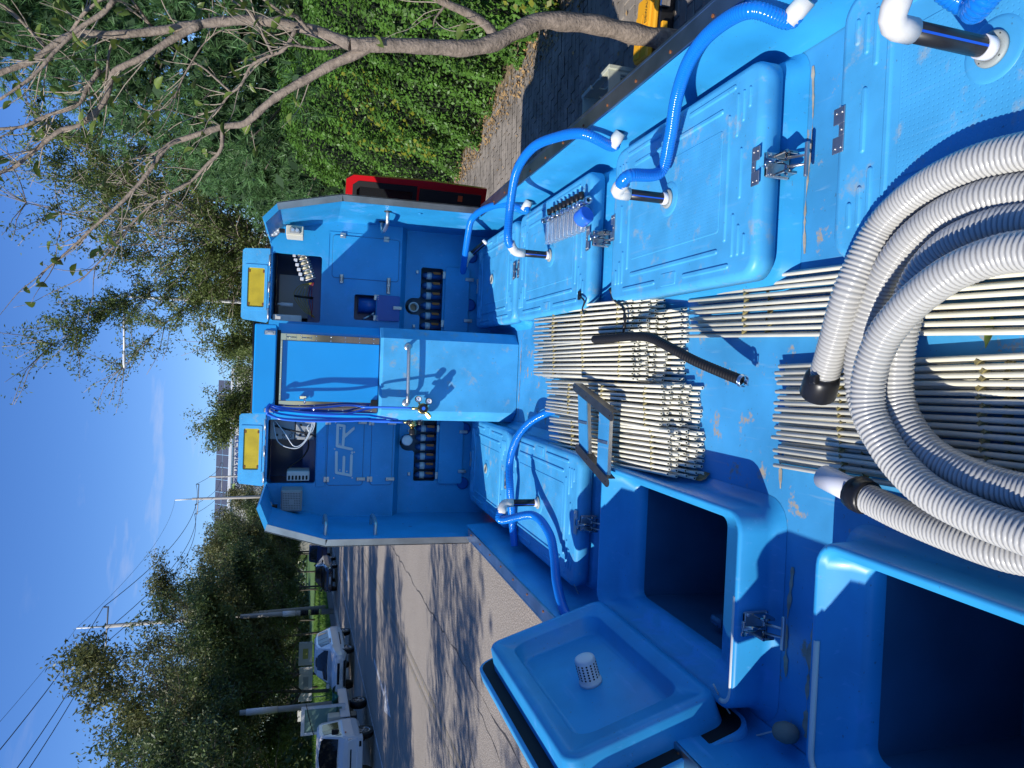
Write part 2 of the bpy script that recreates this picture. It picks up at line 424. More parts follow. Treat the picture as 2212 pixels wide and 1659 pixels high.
# ------------------------------------------------------------------ the ground
ROAD = Vector((-0.085, 1.0, 0)).normalized(); ROADN = Vector((ROAD.y, -ROAD.x, 0))   # along the road, and to its right
def road_pt(s, d, z=0.0):
    """s metres along the road, d metres right of the truck's line"""
    return ROAD * s + ROADN * d + Vector((0, 0, z))
def strip(name, d0, d1, s0, s1, z, m, parent=None):
    mb = MB(); mb.add([road_pt(s0, d0, z), road_pt(s0, d1, z), road_pt(s1, d1, z), road_pt(s1, d0, z)], [(0, 1, 2, 3)])
    return mb.build(name, m, parent)
g = MB(); g.add([(-900, -300, -.03), (900, -300, -.03), (900, 1500, -.03), (-900, 1500, -.03)], [(0, 1, 2, 3)])
struct(g.build('ground', 'earth'))
KL, KR = -12.9, 1.75         # kerbs left and right, measured square to the road
road = struct(strip('road', KL, KR, -60, 420, 0.0, 'asphalt'))
for nm, d, wd in (('centre_line', -5.72, .11), ('centre_line', -5.46, .11)):
    strip(nm, d - wd / 2, d + wd / 2, -60, 420, .004, 'paint_yellow', road)
strip('edge_line', -10.35, -10.23, 10, 300, .004, 'paint_white', road)
# worn white arrow on the far lane
for s0, dd in ((21.5, -8.2), (41, -8.6)):
    a = MB()
    def rp(s, d): return road_pt(s0 + s, dd + d, .004)
    a.add([rp(0, -.09), rp(0, .09), rp(3.4, .09), rp(3.4, -.09)], [(0, 1, 2, 3)])
    a.add([rp(0.1, -.45), rp(-1.5, 0), rp(.1, .45)], [(0, 1, 2)])
    a.build('lane_arrow', 'paint_white', road)
# construction joint and cracks in the asphalt
for path, wd in (([(-6, -4.2), (4, -4.22), (11, -3.86), (15, -3.8), (21, -3.62), (30, -3.5), (60, -3.3)], .035),
                 ([(6.5, -4.9), (8, -4.7), (9.2, -4.35), (10.4, -4.15)], .02), ([(9.3, -5.3), (10.5, -5.05), (11, -4.6), (12.6, -4.4)], .018)):
    c = MB(); pts = spline([road_pt(s, d, .004) for s, d in path], .25)
    L = []; Rr = []
    for i, p in enumerate(pts):
        t = (pts[min(i + 1, len(pts) - 1)] - pts[max(i - 1, 0)]).normalized(); nn = Vector((t.y, -t.x, 0))
        j = nn * random.uniform(-.04, .04); wv = wd * random.uniform(.02, .6)
        L.append(p + j - nn * wv); Rr.append(p + j + nn * wv)
    n = len(pts); c.add(L + Rr, [(i, i + 1, n + i + 1, n + i) for i in range(n - 1)])
    c.build('asphalt_crack', 'asphalt_crack', road)
# kerbs
for nm, d in (('kerb', KR), ('kerb', KL - .16)):
    for k in range(0, 34):
        mb = MB(); s0 = -3 + k * 1.0 if d > 0 else 18 + k * 2.0
        ln = .985 if d > 0 else 1.98
        p = [road_pt(s0, d), road_pt(s0, d + .16), road_pt(s0 + ln, d + .16), road_pt(s0 + ln, d)]
        mb.prism([q + Vector((0, 0, -.02)) for q in p], (0, 0, .15)); mb.build('kerb_stone', 'concrete', road)
# right pavement of concrete blocks
pave = struct(strip('pavement', KR + .16, 4.6, -4, 60, .095, 'paver_joint'))
blk = MB(); blk.bbox(-.097, .097, -.047, .047, -.03, .03, .006)
bo = blk.build('block', 'paver', pave); bme = bo.data
bpy.data.objects.remove(bo)
cands = []
rowi = 0
s = 1.5
while s < 17:
    d = KR + .18 + (.1 if rowi % 2 else 0)
    while d < 4.45:
        p = road_pt(s, d + .1, .113); cands.append((p.x ** 2 + p.y ** 2 + (0 if p.y > 3.2 and p.x / max(p.y, .1) < .72 else 400), p)); d += .2
    s += .1; rowi += 1
cands.sort(key=lambda q: q[0])
ang = math.atan2(-ROAD.x, ROAD.y)
for k, (q, p) in enumerate(cands[:300]):
    o = link('block', bme, pave); o.location = p + Vector((0, 0, random.uniform(-.003, .003))); o.rotation_euler = (random.uniform(-.012, .012), random.uniform(-.012, .012), ang + random.uniform(-.02, .02))
mb = MB()
for q, p in cands[300:]:
    a = ROADN * .0965; b = ROAD * .0465; zz = Vector((0, 0, random.uniform(.024, .03)))
    mb.add([p - a - b + zz, p + a - b + zz, p + a + b + zz, p - a + b + zz], [(0, 1, 2, 3)])
stuff(mb.build('block_field', 'paver', pave))
# soil and fallen leaves under the hedge
struct(strip('soil_bed', 4.35, 9.5, -4, 60, .128, 'soil'))
def scatter_quads(name, n, posf, sizef, m, parent=None, aspect=.5, flat=.35, fold=False, up=None):
    """n small leaf-shaped quads, positions from posf(n) -> (n,3)"""
    P = posf(n); N = len(P)
    nr = RNG.normal(size=(N, 3)); nr[:, 2] = np.abs(nr[:, 2]) + flat; nr /= np.linalg.norm(nr, axis=1)[:, None]
    if up is not None: nr = nr * .8 + up; nr /= np.linalg.norm(nr, axis=1)[:, None]
    t = RNG.normal(size=(N, 3)); t -= nr * np.sum(t * nr, axis=1)[:, None]; t /= np.linalg.norm(t, axis=1)[:, None]
    b = np.cross(nr, t)
    sz = sizef(N)[:, None]
    V = np.empty((N, 4, 3))
    V[:, 0] = P - t * sz; V[:, 1] = P + b * sz * aspect + nr * sz * .12; V[:, 2] = P + t * sz; V[:, 3] = P - b * sz * aspect + nr * sz * .12
    return np_mesh(name, V.reshape(-1, 3), np.arange(N * 4).reshape(-1, 4), m, parent)
def np_mesh(name, V, Fq, m, parent=None):
    me = bpy.data.meshes.new(name); k = Fq.shape[1]
    me.vertices.add(len(V)); me.vertices.foreach_set('co', np.ascontiguousarray(V, dtype=np.float32).ravel())
    me.loops.add(Fq.size); me.loops.foreach_set('vertex_index', Fq.astype(np.int32).ravel())
    me.polygons.add(len(Fq)); me.polygons.foreach_set('loop_start', np.arange(0, Fq.size, k, dtype=np.int32))
    me.update(calc_edges=True); me.validate()
    me.materials.append(M[m])
    return link(name, me, parent)
def np_join(parts):
    off = 0; V = []; Fs = []
    for v, f in parts: V.append(v); Fs.append(f + off); off += len(v)
    return np.concatenate(V), np.concatenate(Fs)
def leaf_arrays(P, sz, nr, aspect=.5):
    N = len(P)
    nr = nr / np.maximum(np.linalg.norm(nr, axis=1), 1e-6)[:, None]
    t = RNG.normal(size=(N, 3)); t -= nr * np.sum(t * nr, axis=1)[:, None]; t /= np.linalg.norm(t, axis=1)[:, None]
    b = np.cross(nr, t); s = sz[:, None]
    V = np.empty((N, 4, 3))
    V[:, 0] = P - t * s; V[:, 1] = P + b * s * aspect + nr * s * .15; V[:, 2] = P + t * s; V[:, 3] = P - b * s * aspect + nr * s * .15
    return V.reshape(-1, 3), np.arange(N * 4).reshape(-1, 4)
def litter_pos(n):
    s = RNG.uniform(4, 16, n); d = 4.3 + np.abs(RNG.normal(0, .28, n)) - RNG.random(n) * .25
    return np.stack([ROAD.x * s + ROADN.x * d, ROAD.y * s + ROADN.y * d, .15 + RNG.random(n) * .02], 1)
tag(stuff(scatter_quads('fallen_leaves', 2600, litter_pos, lambda n: RNG.uniform(.015, .035, n), 'dead_leaf', flat=1.5)), 'brown dry leaves lying along the foot of the hedge', 'leaf litter')
def litter2(n):
    s = RNG.uniform(5, 14, n); d = RNG.uniform(2.0, 4.3, n)
    return np.stack([ROAD.x * s + ROADN.x * d, ROAD.y * s + ROADN.y * d, .15 + RNG.random(n) * .01], 1)
tag(stuff(scatter_quads('scattered_leaves', 380, litter2, lambda n: RNG.uniform(.012, .028, n), 'dead_leaf', flat=2.5)), 'small yellow leaves scattered over the block pavement', 'leaf litter')
# left verge: footpath, then lawn
struct(strip('footpath', KL - 2.6, KL - .16, -40, 400, .11, 'paver'))
lawn = struct(strip('lawn', KL - 60, KL - 2.6, -60, 420, .12, 'lawn'))
def lawn_pos(n):
    s = RNG.uniform(26, 110, n); d = KL - 2.7 - RNG.random(n) ** 1.5 * 26
    return np.stack([ROAD.x * s + ROADN.x * d, ROAD.y * s + ROADN.y * d, np.full(n, .12)], 1)
P = lawn_pos(26000); N = len(P); a = RNG.uniform(0, 2 * PI, N); hh = RNG.uniform(.12, .34, N); ww = RNG.uniform(.02, .05, N)
V = np.empty((N, 3, 3)); V[:, 0] = P - np.stack([np.cos(a) * ww, np.sin(a) * ww, a * 0], 1); V[:, 1] = P + np.stack([np.cos(a) * ww, np.sin(a) * ww, a * 0], 1)
V[:, 2] = P + np.stack([RNG.normal(0, .05, N), RNG.normal(0, .05, N), hh], 1)
tag(stuff(np_mesh('grass', V.reshape(-1, 3), np.arange(N * 3).reshape(-1, 3), 'grass')), 'bright green grass of the lawn behind the parked cars', 'grass')
# ------------------------------------------------------------------ the fish truck
ZR, ZT, ZD = 1.59, 1.45, 1.33          # rail, hatch lids, deck
XL, XR = -1.07, 1.0                     # outer sides
Y0, YE, YU, YW = 0.05, 4.2, 4.85, 4.95  # tail, rear edge of the cabinet, upper wall, lower wall
RX = (0.275, 0.875); LX = (-0.95, -0.362)
ROWS = [(3.90, 4.84), (2.79, 3.84), (1.62, 2.56), (0.44, 1.34)]
TR = empty('fish_truck', 'bright blue live fish tank truck with eight deck hatches and a red cab', 'truck', (0, 0, 0))
def part(mb, name, m, parent=None): return mb.build(name, m, TR if parent is None else parent)

# hull, deck, gunwales
h = MB()
h.add([(XL, Y0, .75), (XL, YW + .1, .75), (XL, YW + .1, ZR), (XL, Y0, ZR)], [(0, 1, 2, 3)])
h.add([(XR, Y0, .75), (XR, YW + .1, .75), (XR, YW + .1, ZR), (XR, Y0, ZR)], [(3, 2, 1, 0)])
h.add([(XL, Y0, .75), (XR, Y0, .75), (XR, Y0, ZR - .1), (XL, Y0, ZR - .1)], [(0, 1, 2, 3)])
h.box(XL + .01, XR - .01, Y0 + .01, YW + .1, .70, .75)
part(h, 'tank_hull', 'frp')
openL3 = (-0.86, -0.42, 1.80, 2.42); openL4 = (-0.86, -0.405, 0.58, 1.265)
d = MB()
def hole(o): return [(o[0], o[2]), (o[1], o[2]), (o[1], o[3]), (o[0], o[3])]
d.sheet([(XL + .05, Y0), (XR - .05, Y0), (XR - .05, YW), (XL + .05, YW)], [hole(openL3), hole(openL4)], lambda x, y: Vector((x, y, ZD)))
part(d, 'deck_floor', 'frp_deck')
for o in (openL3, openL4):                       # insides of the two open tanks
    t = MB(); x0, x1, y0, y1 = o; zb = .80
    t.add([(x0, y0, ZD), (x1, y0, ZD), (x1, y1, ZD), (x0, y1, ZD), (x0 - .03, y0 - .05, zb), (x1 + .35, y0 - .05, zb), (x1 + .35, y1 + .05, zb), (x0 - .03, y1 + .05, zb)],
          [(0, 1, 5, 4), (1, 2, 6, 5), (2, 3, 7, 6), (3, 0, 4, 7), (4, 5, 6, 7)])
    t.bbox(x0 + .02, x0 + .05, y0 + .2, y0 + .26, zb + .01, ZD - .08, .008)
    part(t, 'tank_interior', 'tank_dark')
for sx, xo, xi in ((1, XR, XR - .062), (-1, XL, XL + .062)):
    gq = MB()                                    # gunwale: inner face leaning in, soft foot
    prof = [(xi, ZR - .004), (xi - sx * .004, ZR - .02), (xi - sx * .014, ZR - .17), (xi - sx * .024, ZD + .02), (xi - sx * .045, ZD + .003)]
    ya, yb = Y0, YE + .1
    gq.loft([[Vector((px, ya, pz)) for px, pz in prof], [Vector((px, yb, pz)) for px, pz in prof]], smooth=True, closed=False)
    part(gq, 'gunwale', 'frp')
    rc = MB(); rc.bbox(min(xi, xo), max(xi, xo), Y0, YE + .02, ZR - .004, ZR + .004, .002)
    rc.bbox(xo - .004 if sx > 0 else xo - .008, xo + .008 if sx > 0 else xo + .004, Y0, YE + .02, ZR - .05, ZR + .0055, .002)
    r = part(rc, 'rail_cap', 'steel_rail')
    sc = MB()
    for k in range(18):
        yy = .3 + k * .225; sc.lathe((xo - sx * .04, yy, ZR + .004), (0, 0, 1), [(0, .006), (.003, .005)], 8)
    part(sc, 'rivets', 'rust', r)

def capsule(mb, xa, ya, xb, yb, r, z, hgt, mi=0):
    """low rounded bar moulded on the lid"""
    t = Vector((xb - xa, yb - ya, 0)); L = t.length; t /= L; nn = Vector((-t.y, t.x, 0)); a = Vector((xa, ya, 0)); b = Vector((xb, yb, 0))
    rings = []
    for rr, zz in ((r, z - .001), (r * .85, z + hgt * .6), (r * .45, z + hgt)):
        ring = []
        for k in range(6): an = PI / 2 + PI * k / 5; ring.append(a + (t * math.cos(an) + nn * math.sin(an)) * rr + Vector((0, 0, zz)))
        for k in range(6): an = -PI / 2 + PI * k / 5; ring.append(b + (t * math.cos(an) + nn * math.sin(an)) * rr + Vector((0, 0, zz)))
        rings.append(ring)
    mb.loft(rings, False, True, mi, True)
def lid_mesh(W, L):
    """closed lid, origin at the middle of its top face"""
    mb = MB(); x, y = W / 2, L / 2; r = .06
    rings = [ring3(-x, x, -y, y, r, -.062, 6), ring3(-x, x, -y, y, r, -.020, 6), ring3(-x + .003, x - .003, -y + .003, y - .003, r, -.010, 6),
             ring3(-x + .010, x - .010, -y + .010, y - .010, r - .008, -.003, 6), ring3(-x + .022, x - .022, -y + .022, y - .022, r - .018, 0, 6)]
    mb.loft(rings, True, True, 0, True)
    mb.sm[-1] = False
    # panel with dimples, then the moulded bars
    mb.loft([ring3(-x + .15, x - .15, -y + .18, y - .18, .01, .0005, 2), ring3(-x + .152, x - .152, -y + .182, y - .182, .01, .0022, 2)], False, True, 1)
    for sy in (-1, 1):
        for k, ln in enumerate((.045, .075, .11)):
            yy = sy * (y - .055 - k * .028)
            for sx in (-1, 1): capsule(mb, sx * (x - .075), yy, sx * (x - .075 - ln), yy, .0075, 0, .005)
        capsule(mb, -.065, sy * (y - .085), .065, sy * (y - .085), .0075, 0, .005)
        capsule(mb, -x + .125, sy * (y - .150), x - .125, sy * (y - .150), .0085, 0, .005)
    for sx in (-1, 1):
        capsule(mb, sx * (x - .045), -y + .13, sx * (x - .045), -.10, .0085, 0, .005)
        capsule(mb, sx * (x - .045), y - .13, sx * (x - .045), .10, .0085, 0, .005)
        capsule(mb, sx * (x - .095), -y + .19, sx * (x - .095), y - .19, .0085, 0, .005)
        mb.loft([ring3(sx * (x - .047) - .022, sx * (x - .047) + .022, -.05, .05, .004, 0, 1), ring3(sx * (x - .047) - .02, sx * (x - .047) + .02, -.048, .048, .004, .0025, 1)], False, True, 0)
    return mb
def plate_mb(dx=0.0, sy=-1):
    """U-shaped latch plate at the lid's edge"""
    mb = MB(); s = sy
    for a, b, c, e in ((-.052, -.014, -.004, .030), (.014, .052, -.004, .030), (-.014, .014, .014, .030)):
        mb.bbox(dx + a, dx + b, min(-s * c, -s * e), max(-s * c, -s * e), 0, .003, .001)
    for px, py in ((-.04, .005), (.04, .005), (-.04, .022), (.04, .022), (0, .022)):
        mb.lathe((dx + px, -s * py, .003), (0, 0, 1), [(0, .0045), (.002, .003)], 8)
    return mb
def clamp_obj(x, y, z, parent):
    """over-centre toggle clamp bolted to the coaming below the lid"""
    b = MB(); b.bbox(x - .034, x + .034, y - .010, y - .002, z - .085, z - .010, .004)
    c = b.build('clamp', 'steel', parent)
    q = MB()
    q.bbox(x - .03, x - .022, y - .055, y - .010, z - .075, z - .035, .002); q.bbox(x + .022, x + .03, y - .055, y - .010, z - .075, z - .035, .002)
    q.cyl((x - .035, y - .04, z - .05), (x + .035, y - .04, z - .05), .005)
    q.cyl((x, y - .045, z - .05), (x, y - .035, z + .012), .0065); q.cyl((x - .02, y - .035, z + .010), (x + .02, y - .035, z + .010), .005)
    q.build('clamp_arm', 'steel_mirror', c)
    q = MB(); q.tube([(x - .012, y - .045, z - .05), (x - .012, y - .085, z - .075), (x + .012, y - .085, z - .075), (x + .012, y - .045, z - .05)], .004, 8)
    q.bbox(x - .045, x + .045, y - .092, y - .082, z - .080, z - .070, .002)
    q.build('clamp_handle', 'steel', c)
    q = MB()
    for px, pz in ((-.026, -.02), (.026, -.02), (-.026, -.078), (.026, -.078)): q.lathe((x + px, y - .010, z + pz), (0, -1, 0), [(0, .005), (.004, .004)], 8)
    q.build('bolts', 'chrome', c)
def coaming(x0, x1, y0, y1):
    mb = MB()
    rings = [ring3(x0 - .035, x1 + .035, y0 - .035, y1 + .035, .08, ZD + .001, 5), ring3(x0 - .016, x1 + .016, y0 - .016, y1 + .016, .07, ZD + .012, 5),
             ring3(x0 - .006, x1 + .006, y0 - .006, y1 + .006, .065, ZD + .035, 5), ring3(x0 + .004, x1 - .004, y0 + .004, y1 - .004, .06, ZT - .082, 5),
             ring3(x0 + .018, x1 - .018, y0 + .018, y1 - .018, .05, ZT - .068, 5)]
    mb.loft(rings, False, True, 0, True); mb.sm[-1] = False
    return mb
def flange(parent, x, y, z=0.0, hole_only=False):
    f = MB(); f.lathe((x, y, z), (0, 0, 1), [(0, .060), (.003, .057), (.005, .050), (.0055, .03)], 32)
    f.build('flange_boss', 'frp_pale', parent)
    g2 = MB(); g2.lathe((x, y, z + .006), (0, 0, 1), [(0, .032), (.005, .0315), (.007, .028), (.007, .0195), (-.004, .019)], 28, cap1=False)
    for k in range(4):
        a = PI / 4 + k * PI / 2; g2.lathe((x + .0275 * math.cos(a), y + .0275 * math.sin(a), z + .011), (0, 0, 1), [(0, .003), (.002, .002)], 8)
    g2.build('flange_ring', 'flange_grey', parent)
    if hole_only:
        q = MB(); q.lathe((x, y, z + .007), (0, 0, 1), [(0, .0195), (.0015, .019)], 20); q.build('drain_hole', 'dark_dot', parent)
def pipe_on_lid(parent, x, y, hgt, elbow_dir, z=0.0, tilt=(0, 0)):
    a = Vector((x, y, z + .006)); b = a + Vector((tilt[0], tilt[1], hgt))
    q = MB(); q.cyl(a, a + (b - a) * .14, .0205, seg=20); q.build('pipe_collar', 'white_pipe', parent)
    q = MB(); q.cyl(a, b, .0178, seg=20); o = q.build('standpipe', 'black_pipe', parent)
    q = MB()
    for an in (-1.9, .4, 2.4):
        off = Vector((math.cos(an), math.sin(an), 0)) * .0176; s2 = Vector((-math.sin(an), math.cos(an), 0)) * .002
        q.add([a + off * 1.02 - s2, a + off * 1.02 + s2, b + off * 1.02 + s2, b + off * 1.02 - s2], [(0, 1, 2, 3)])
    q.build('pipe_stripe', 'pipe_stripe', o)
    e = Vector(elbow_dir).normalized(); up = (b - a).normalized()
    q = MB(); path = [b - up * .022, b + up * .008, b + up * .018 + e * .003, b + up * .027 + e * .012, b + up * .030 + e * .026, b + up * .030 + e * .055]
    q.tube(path, [.0215, .0215, .022, .022, .0225, .0225], 18); q.build('elbow', 'pvc', parent)
    return b + up * .030 + e * .055, e
LIDS = {}
lidme = {}
for side, (x0, x1) in (('R', RX), ('L', LX)):
    for i, (y0, y1) in enumerate(ROWS):
        key = side + str(i + 1); cx, cy = (x0 + x1) / 2, (y0 + y1) / 2
        if key in ('L3', 'L4'): continue
        part(coaming(x0, x1, y0, y1), 'hatch_coaming', 'frp')
        kk = (round(x1 - x0, 3), round(y1 - y0, 3))
        if kk not in lidme:
            o = lid_mesh(*kk).build('hatch_lid', ['frp_pale', 'frp_dimple'], TR); lidme[kk] = o.data
        else: o = link('hatch_lid', lidme[kk], TR)
        o.location = (cx, cy, ZT); LIDS[key] = o
        hl = (y1 - y0) / 2
        p = plate_mb(.0, -1).build('latch_plate', 'steel', o); p.location = (0, -hl, .001)
        p = plate_mb(.0, 1).build('latch_plate', 'steel', o); p.location = (0, hl, .001)
        clamp_obj(cx, y0 - .006, ZT, TR)

# the two open hatches: raised rim with a seal, inner ledge
def open_rim(x0, x1, y0, y1, op):
    mb = MB(); n = 5; zi = ZT - .075
    rings = [ring3(x0 - .035, x1 + .035, y0 - .035, y1 + .035, .08, ZD + .001, n), ring3(x0 - .012, x1 + .012, y0 - .012, y1 + .012, .07, ZD + .014, n),
             ring3(x0 - .002, x1 + .002, y0 - .002, y1 + .002, .065, ZD + .04, n), ring3(x0 + .002, x1 - .002, y0 + .002, y1 - .002, .06, ZT - .008, n),
             ring3(x0 + .008, x1 - .008, y0 + .008, y1 - .008, .055, ZT, n), ring3(x0 + .018, x1 - .018, y0 + .018, y1 - .018, .046, ZT, n),
             ring3(x0 + .021, x1 - .021, y0 + .021, y1 - .021, .043, ZT - .012, n), ring3(x0 + .030, x1 - .030, y0 + .030, y1 - .030, .04, ZT - .012, n),
             ring3(x0 + .036, x1 - .036, y0 + .036, y1 - .036, .04, zi, n), ring3(op[0], op[1], op[2], op[3], .03, zi - .004, n),
             ring3(op[0], op[1], op[2], op[3], .03, ZD - .02, n)]
    mb.loft(rings, False, False, 0, True)
    return part(mb, 'hatch_coaming', 'frp')
for i, op in ((2, openL3), (3, openL4)):
    y0, y1 = ROWS[i]; rm = open_rim(LX[0] + .02, LX[1], y0, y1, op)
    q = MB(); xm = LX[0] + .02
    n1 = ring3(xm + .019, LX[1] - .019, y0 + .019, y1 - .019, .046, ZT - .004, 5)
    n1 = [p for p in n1 if p.x < -.60 and (p.y < (y0 + y1) / 2 if i == 2 else p.y > (y0 + y1) / 2)]; n1 = sorted(n1, key=lambda p: math.atan2(p.y - (y0 + y1) / 2, p.x + .55) % (2 * PI)); xe = -.60
    yy2 = y0 + .019 if i == 2 else y1 - .019; n1 = (n1 + [Vector((xe, yy2, ZT - .004))]) if i == 2 else ([Vector((xe, yy2, ZT - .004))] + n1)
    q.tube(n1, .0068, 8, True); q.build('rim_seal', 'gasket', rm)
    clamp_obj((LX[0] + LX[1]) / 2 - .01, y0 - .008, ZT, TR)
# lids thrown open: hinge on the left, standing a little past upright
def open_lid(i):
    y0, y1 = ROWS[i]; W = LX[1] - LX[0]; L = y1 - y0
    o = lid_mesh(round(W, 3), round(L, 3)).build('hatch_lid', ['frp_pale', 'frp_dimple'], TR)
    # lid frame: local x from hinge outwards, local -z is the underside
    ang = rad(108)
    o.matrix_local = Matrix.Translation((LX[0] - .035, (y0 + y1) / 2, ZT - .095)) @ Matrix.Rotation(-ang, 4, 'Y') @ Matrix.Translation((W / 2 + .012, 0, .03))
    x, y = W / 2, L / 2
    s = MB(); s.loft([ring3(-x + .012, x - .012, -y + .012, y - .012, .05, -.061, 5), ring3(-x + .012, x - .012, -y + .012, y - .012, .05, -.064, 5)], False, True)
    s.build('lid_seal', 'seal_black', o)
    b = MB(); n = 5; bx, by = x - .05, y - .055; zb = -.064; zt2 = -.155; ix, iy = bx - .075, by - .09
    rings = [ring3(-bx, bx, -by, by, .045, zb, n), ring3(-bx + .006, bx - .006, -by + .006, by - .006, .045, zt2 + .012, n), ring3(-bx + .012, bx - .012, -by + .012, by - .012, .04, zt2 + .003, n),
             ring3(-bx + .022, bx - .022, -by + .022, by - .022, .035, zt2, n), ring3(-bx + .040, bx - .040, -by + .040, by - .040, .012, zt2, n), ring3(-bx + .044, bx - .044, -by + .044, by - .044, .012, zt2 + .004, n),
             ring3(-ix - .004, ix + .004, -iy - .004, iy + .004, .06, zt2 + .005, n), ring3(-ix, ix, -iy, iy, .058, zt2 + .012, n), ring3(-ix + .012, ix - .012, -iy + .012, iy - .012, .05, zt2 + .060, n), ring3(-ix + .03, ix - .03, -iy + .03, iy - .03, .04, zt2 + .066, n)]
    rings = [list(reversed(r)) for r in rings]
    b.loft(rings, False, True, 0, True); b.sm[-1] = False
    pg = b.build('insulating_plug', 'frp', o)
    q = MB(); zf = zt2 + .066
    q.lathe((0, 0, zf), (0, 0, -1), [(0, .038), (.012, .038), (.012, .034), (.085, .034), (.090, .032), (.093, .026), (.0935, .001)], 24)
    st = q.build('strainer', 'white_pipe', o)
    q = MB()
    for zz in range(6):
        for k in range(15):
            a = 2 * PI * k / 15; c = Vector((.0343 * math.cos(a), .0343 * math.sin(a), zf - .026 - zz * .0095))
            q.lathe(c, (math.cos(a), math.sin(a), 0), [(0, .0034), (.0006, .0032)], 8)
    q.build('strainer_holes', 'dark_dot', o)
    for sy in (-1, 1):
        p = plate_mb(0, sy).build('latch_plate', 'steel', o); p.location = (0, sy * y, .001)
    h2 = MB()
    for yy in (-.25, .25): h2.cyl((-x - .008, yy - .05, -.03), (-x - .008, yy + .05, -.03), .007)
    h2.build('hinge', 'steel', o)
    return o
for i in (2, 3): open_lid(i)

# stand pipes and drain hoses
ENDS = {}
def hose_part(name, path, r=.0210, m='blue_hose', pitch=.0085):
    return part(corrugated(path, r, pitch, .0022, 14, False), name, m)
def local(key, x, y): o = LIDS[key]; return x - o.location.x, y - o.location.y
for key, x, y, hgt, ed, tl in (('R2', .572, 3.28, .155, (.35, -.2, .25), (0, 0)), ('R3', .591, 2.104, .165, (.25, -.5, -.1), (0, 0)),
                               ('R4', .600, .955, .20, (.45, -.25, 0), (0, 0)), ('L2', -.668, 3.30, .155, (-.55, -.25, .1), (0, 0)), ('R1', .86, 4.60, .10, (-.6, .2, .1), (-.10, .05))):
    lx, ly = local(key, x, y)
    if key == 'R1':
        flange(LIDS[key], *local('R1', .58, 4.40), hole_only=True)
    else: flange(LIDS[key], lx, ly)
    e, dr = pipe_on_lid(LIDS[key], lx, ly, hgt, ed, 0, tl)
    ENDS[key] = (LIDS[key].location + e, dr)
flange(LIDS['L1'], *local('L1', -.655, 4.36), hole_only=True)
def wall_fit(p, n):
    q = MB(); n = Vector(n).normalized(); q.cyl(p - n * .01, p + n * .05, .0235, seg=18); part(q, 'wall_fitting', 'pvc')
def drain(key, pts, fit, fn):
    e, dr = ENDS[key]; p = [e - dr * .03, e + dr * .03] + pts
    if fit is not None: p += [fit + Vector(fn).normalized() * .05, fit + Vector(fn).normalized() * .02]; wall_fit(fit, fn)
    hose_part('drain_hose', p)
xw = XR - .075
drain('R2', [at(1103, 440, y=3.24), at(1116, 370, y=3.12), at(1150, 320, y=2.92), at(1200, 297, y=2.70), at(1260, 289, y=2.48)], at(1338, 291, x=xw - .01), (-.75, .55, .35))
drain('R3', [at(1425, 372, y=2.08), at(1447, 300, y=2.03), at(1462, 210, y=1.93), at(1490, 130, y=1.80), at(1540, 66, y=1.66), at(1620, 22, y=1.50)], at(1738, 5, x=xw - .01), (-.6, .75, .3))
drain('R4', [at(2090, 8, y=.90), at(2160, -40, y=.80)], Vector((xw - .01, .55, ZR - .07)), (-.8, .5, .2))
drain('R1', [at(1012, 500, y=4.35), at(1022, 470, y=4.25), at(1050, 450, y=4.05), at(1090, 441, y=3.82)], at(1142, 437, x=xw - .01), (-.8, .45, .3))
drain('L2', [at(1150, 1113, y=3.18), at(1185, 1150, y=3.02), at(1197, 1200, y=2.92), at(1203, 1260, y=2.80), at(1222, 1325, y=2.64), at(1255, 1350, y=2.50)], None, None)
hose_part('drain_hose', [at(1112, 1180, z=ZT + .02), at(1106, 1120, z=ZT + .03), at(1102, 1060, z=ZT + .06), at(1101, 1000, z=ZT + .05), at(1115, 950, z=ZT + .03), at(1142, 915, z=ZT - .02), at(1180, 892, z=ZD + .04), at(1215, 880, z=ZD + .03)], .022)
# side hose along the left gutter near the camera
hose_part('drain_hose', [Vector((-1.0, .9, ZD + .05)), at(1640, 1655, z=ZD + .03), at(1560, 1648, z=ZD + .03), Vector((-1.02, 2.0, ZD + .04))], .022)

# paint worn through along the foot of the coamings
def worn_seam(x0, x1, y, wd, sy=1):
    mb = MB(); n = int((x1 - x0) / .012); a = []; b = []
    for i in range(n + 1):
        x = x0 + (x1 - x0) * i / n; w1 = wd * max(.02, .35 + .5 * math.sin(i * .61) * math.sin(i * .23 + y * 9) + random.uniform(-.3, .45)); c = y + .006 * math.sin(i * .17)
        a.append((x, c - w1 / 2, ZD + .0022)); b.append((x, c + w1 / 2, ZD + .0022))
    mb.add(a + b, [(i, i + 1, n + 2 + i, n + 1 + i) for i in range(n)]); part(mb, 'worn_paint', 'wear_tan')
worn_seam(.34, .84, 1.570, .012); worn_seam(.32, .60, 2.740, .008); worn_seam(-.80, -.50, 1.560, .020); worn_seam(-.92, -.62, 1.470, .030); worn_seam(-.33, .18, 4.10, .012); worn_seam(-.24, -.10, 1.45, .03); worn_seam(-.30, -.2, 1.62, .02)
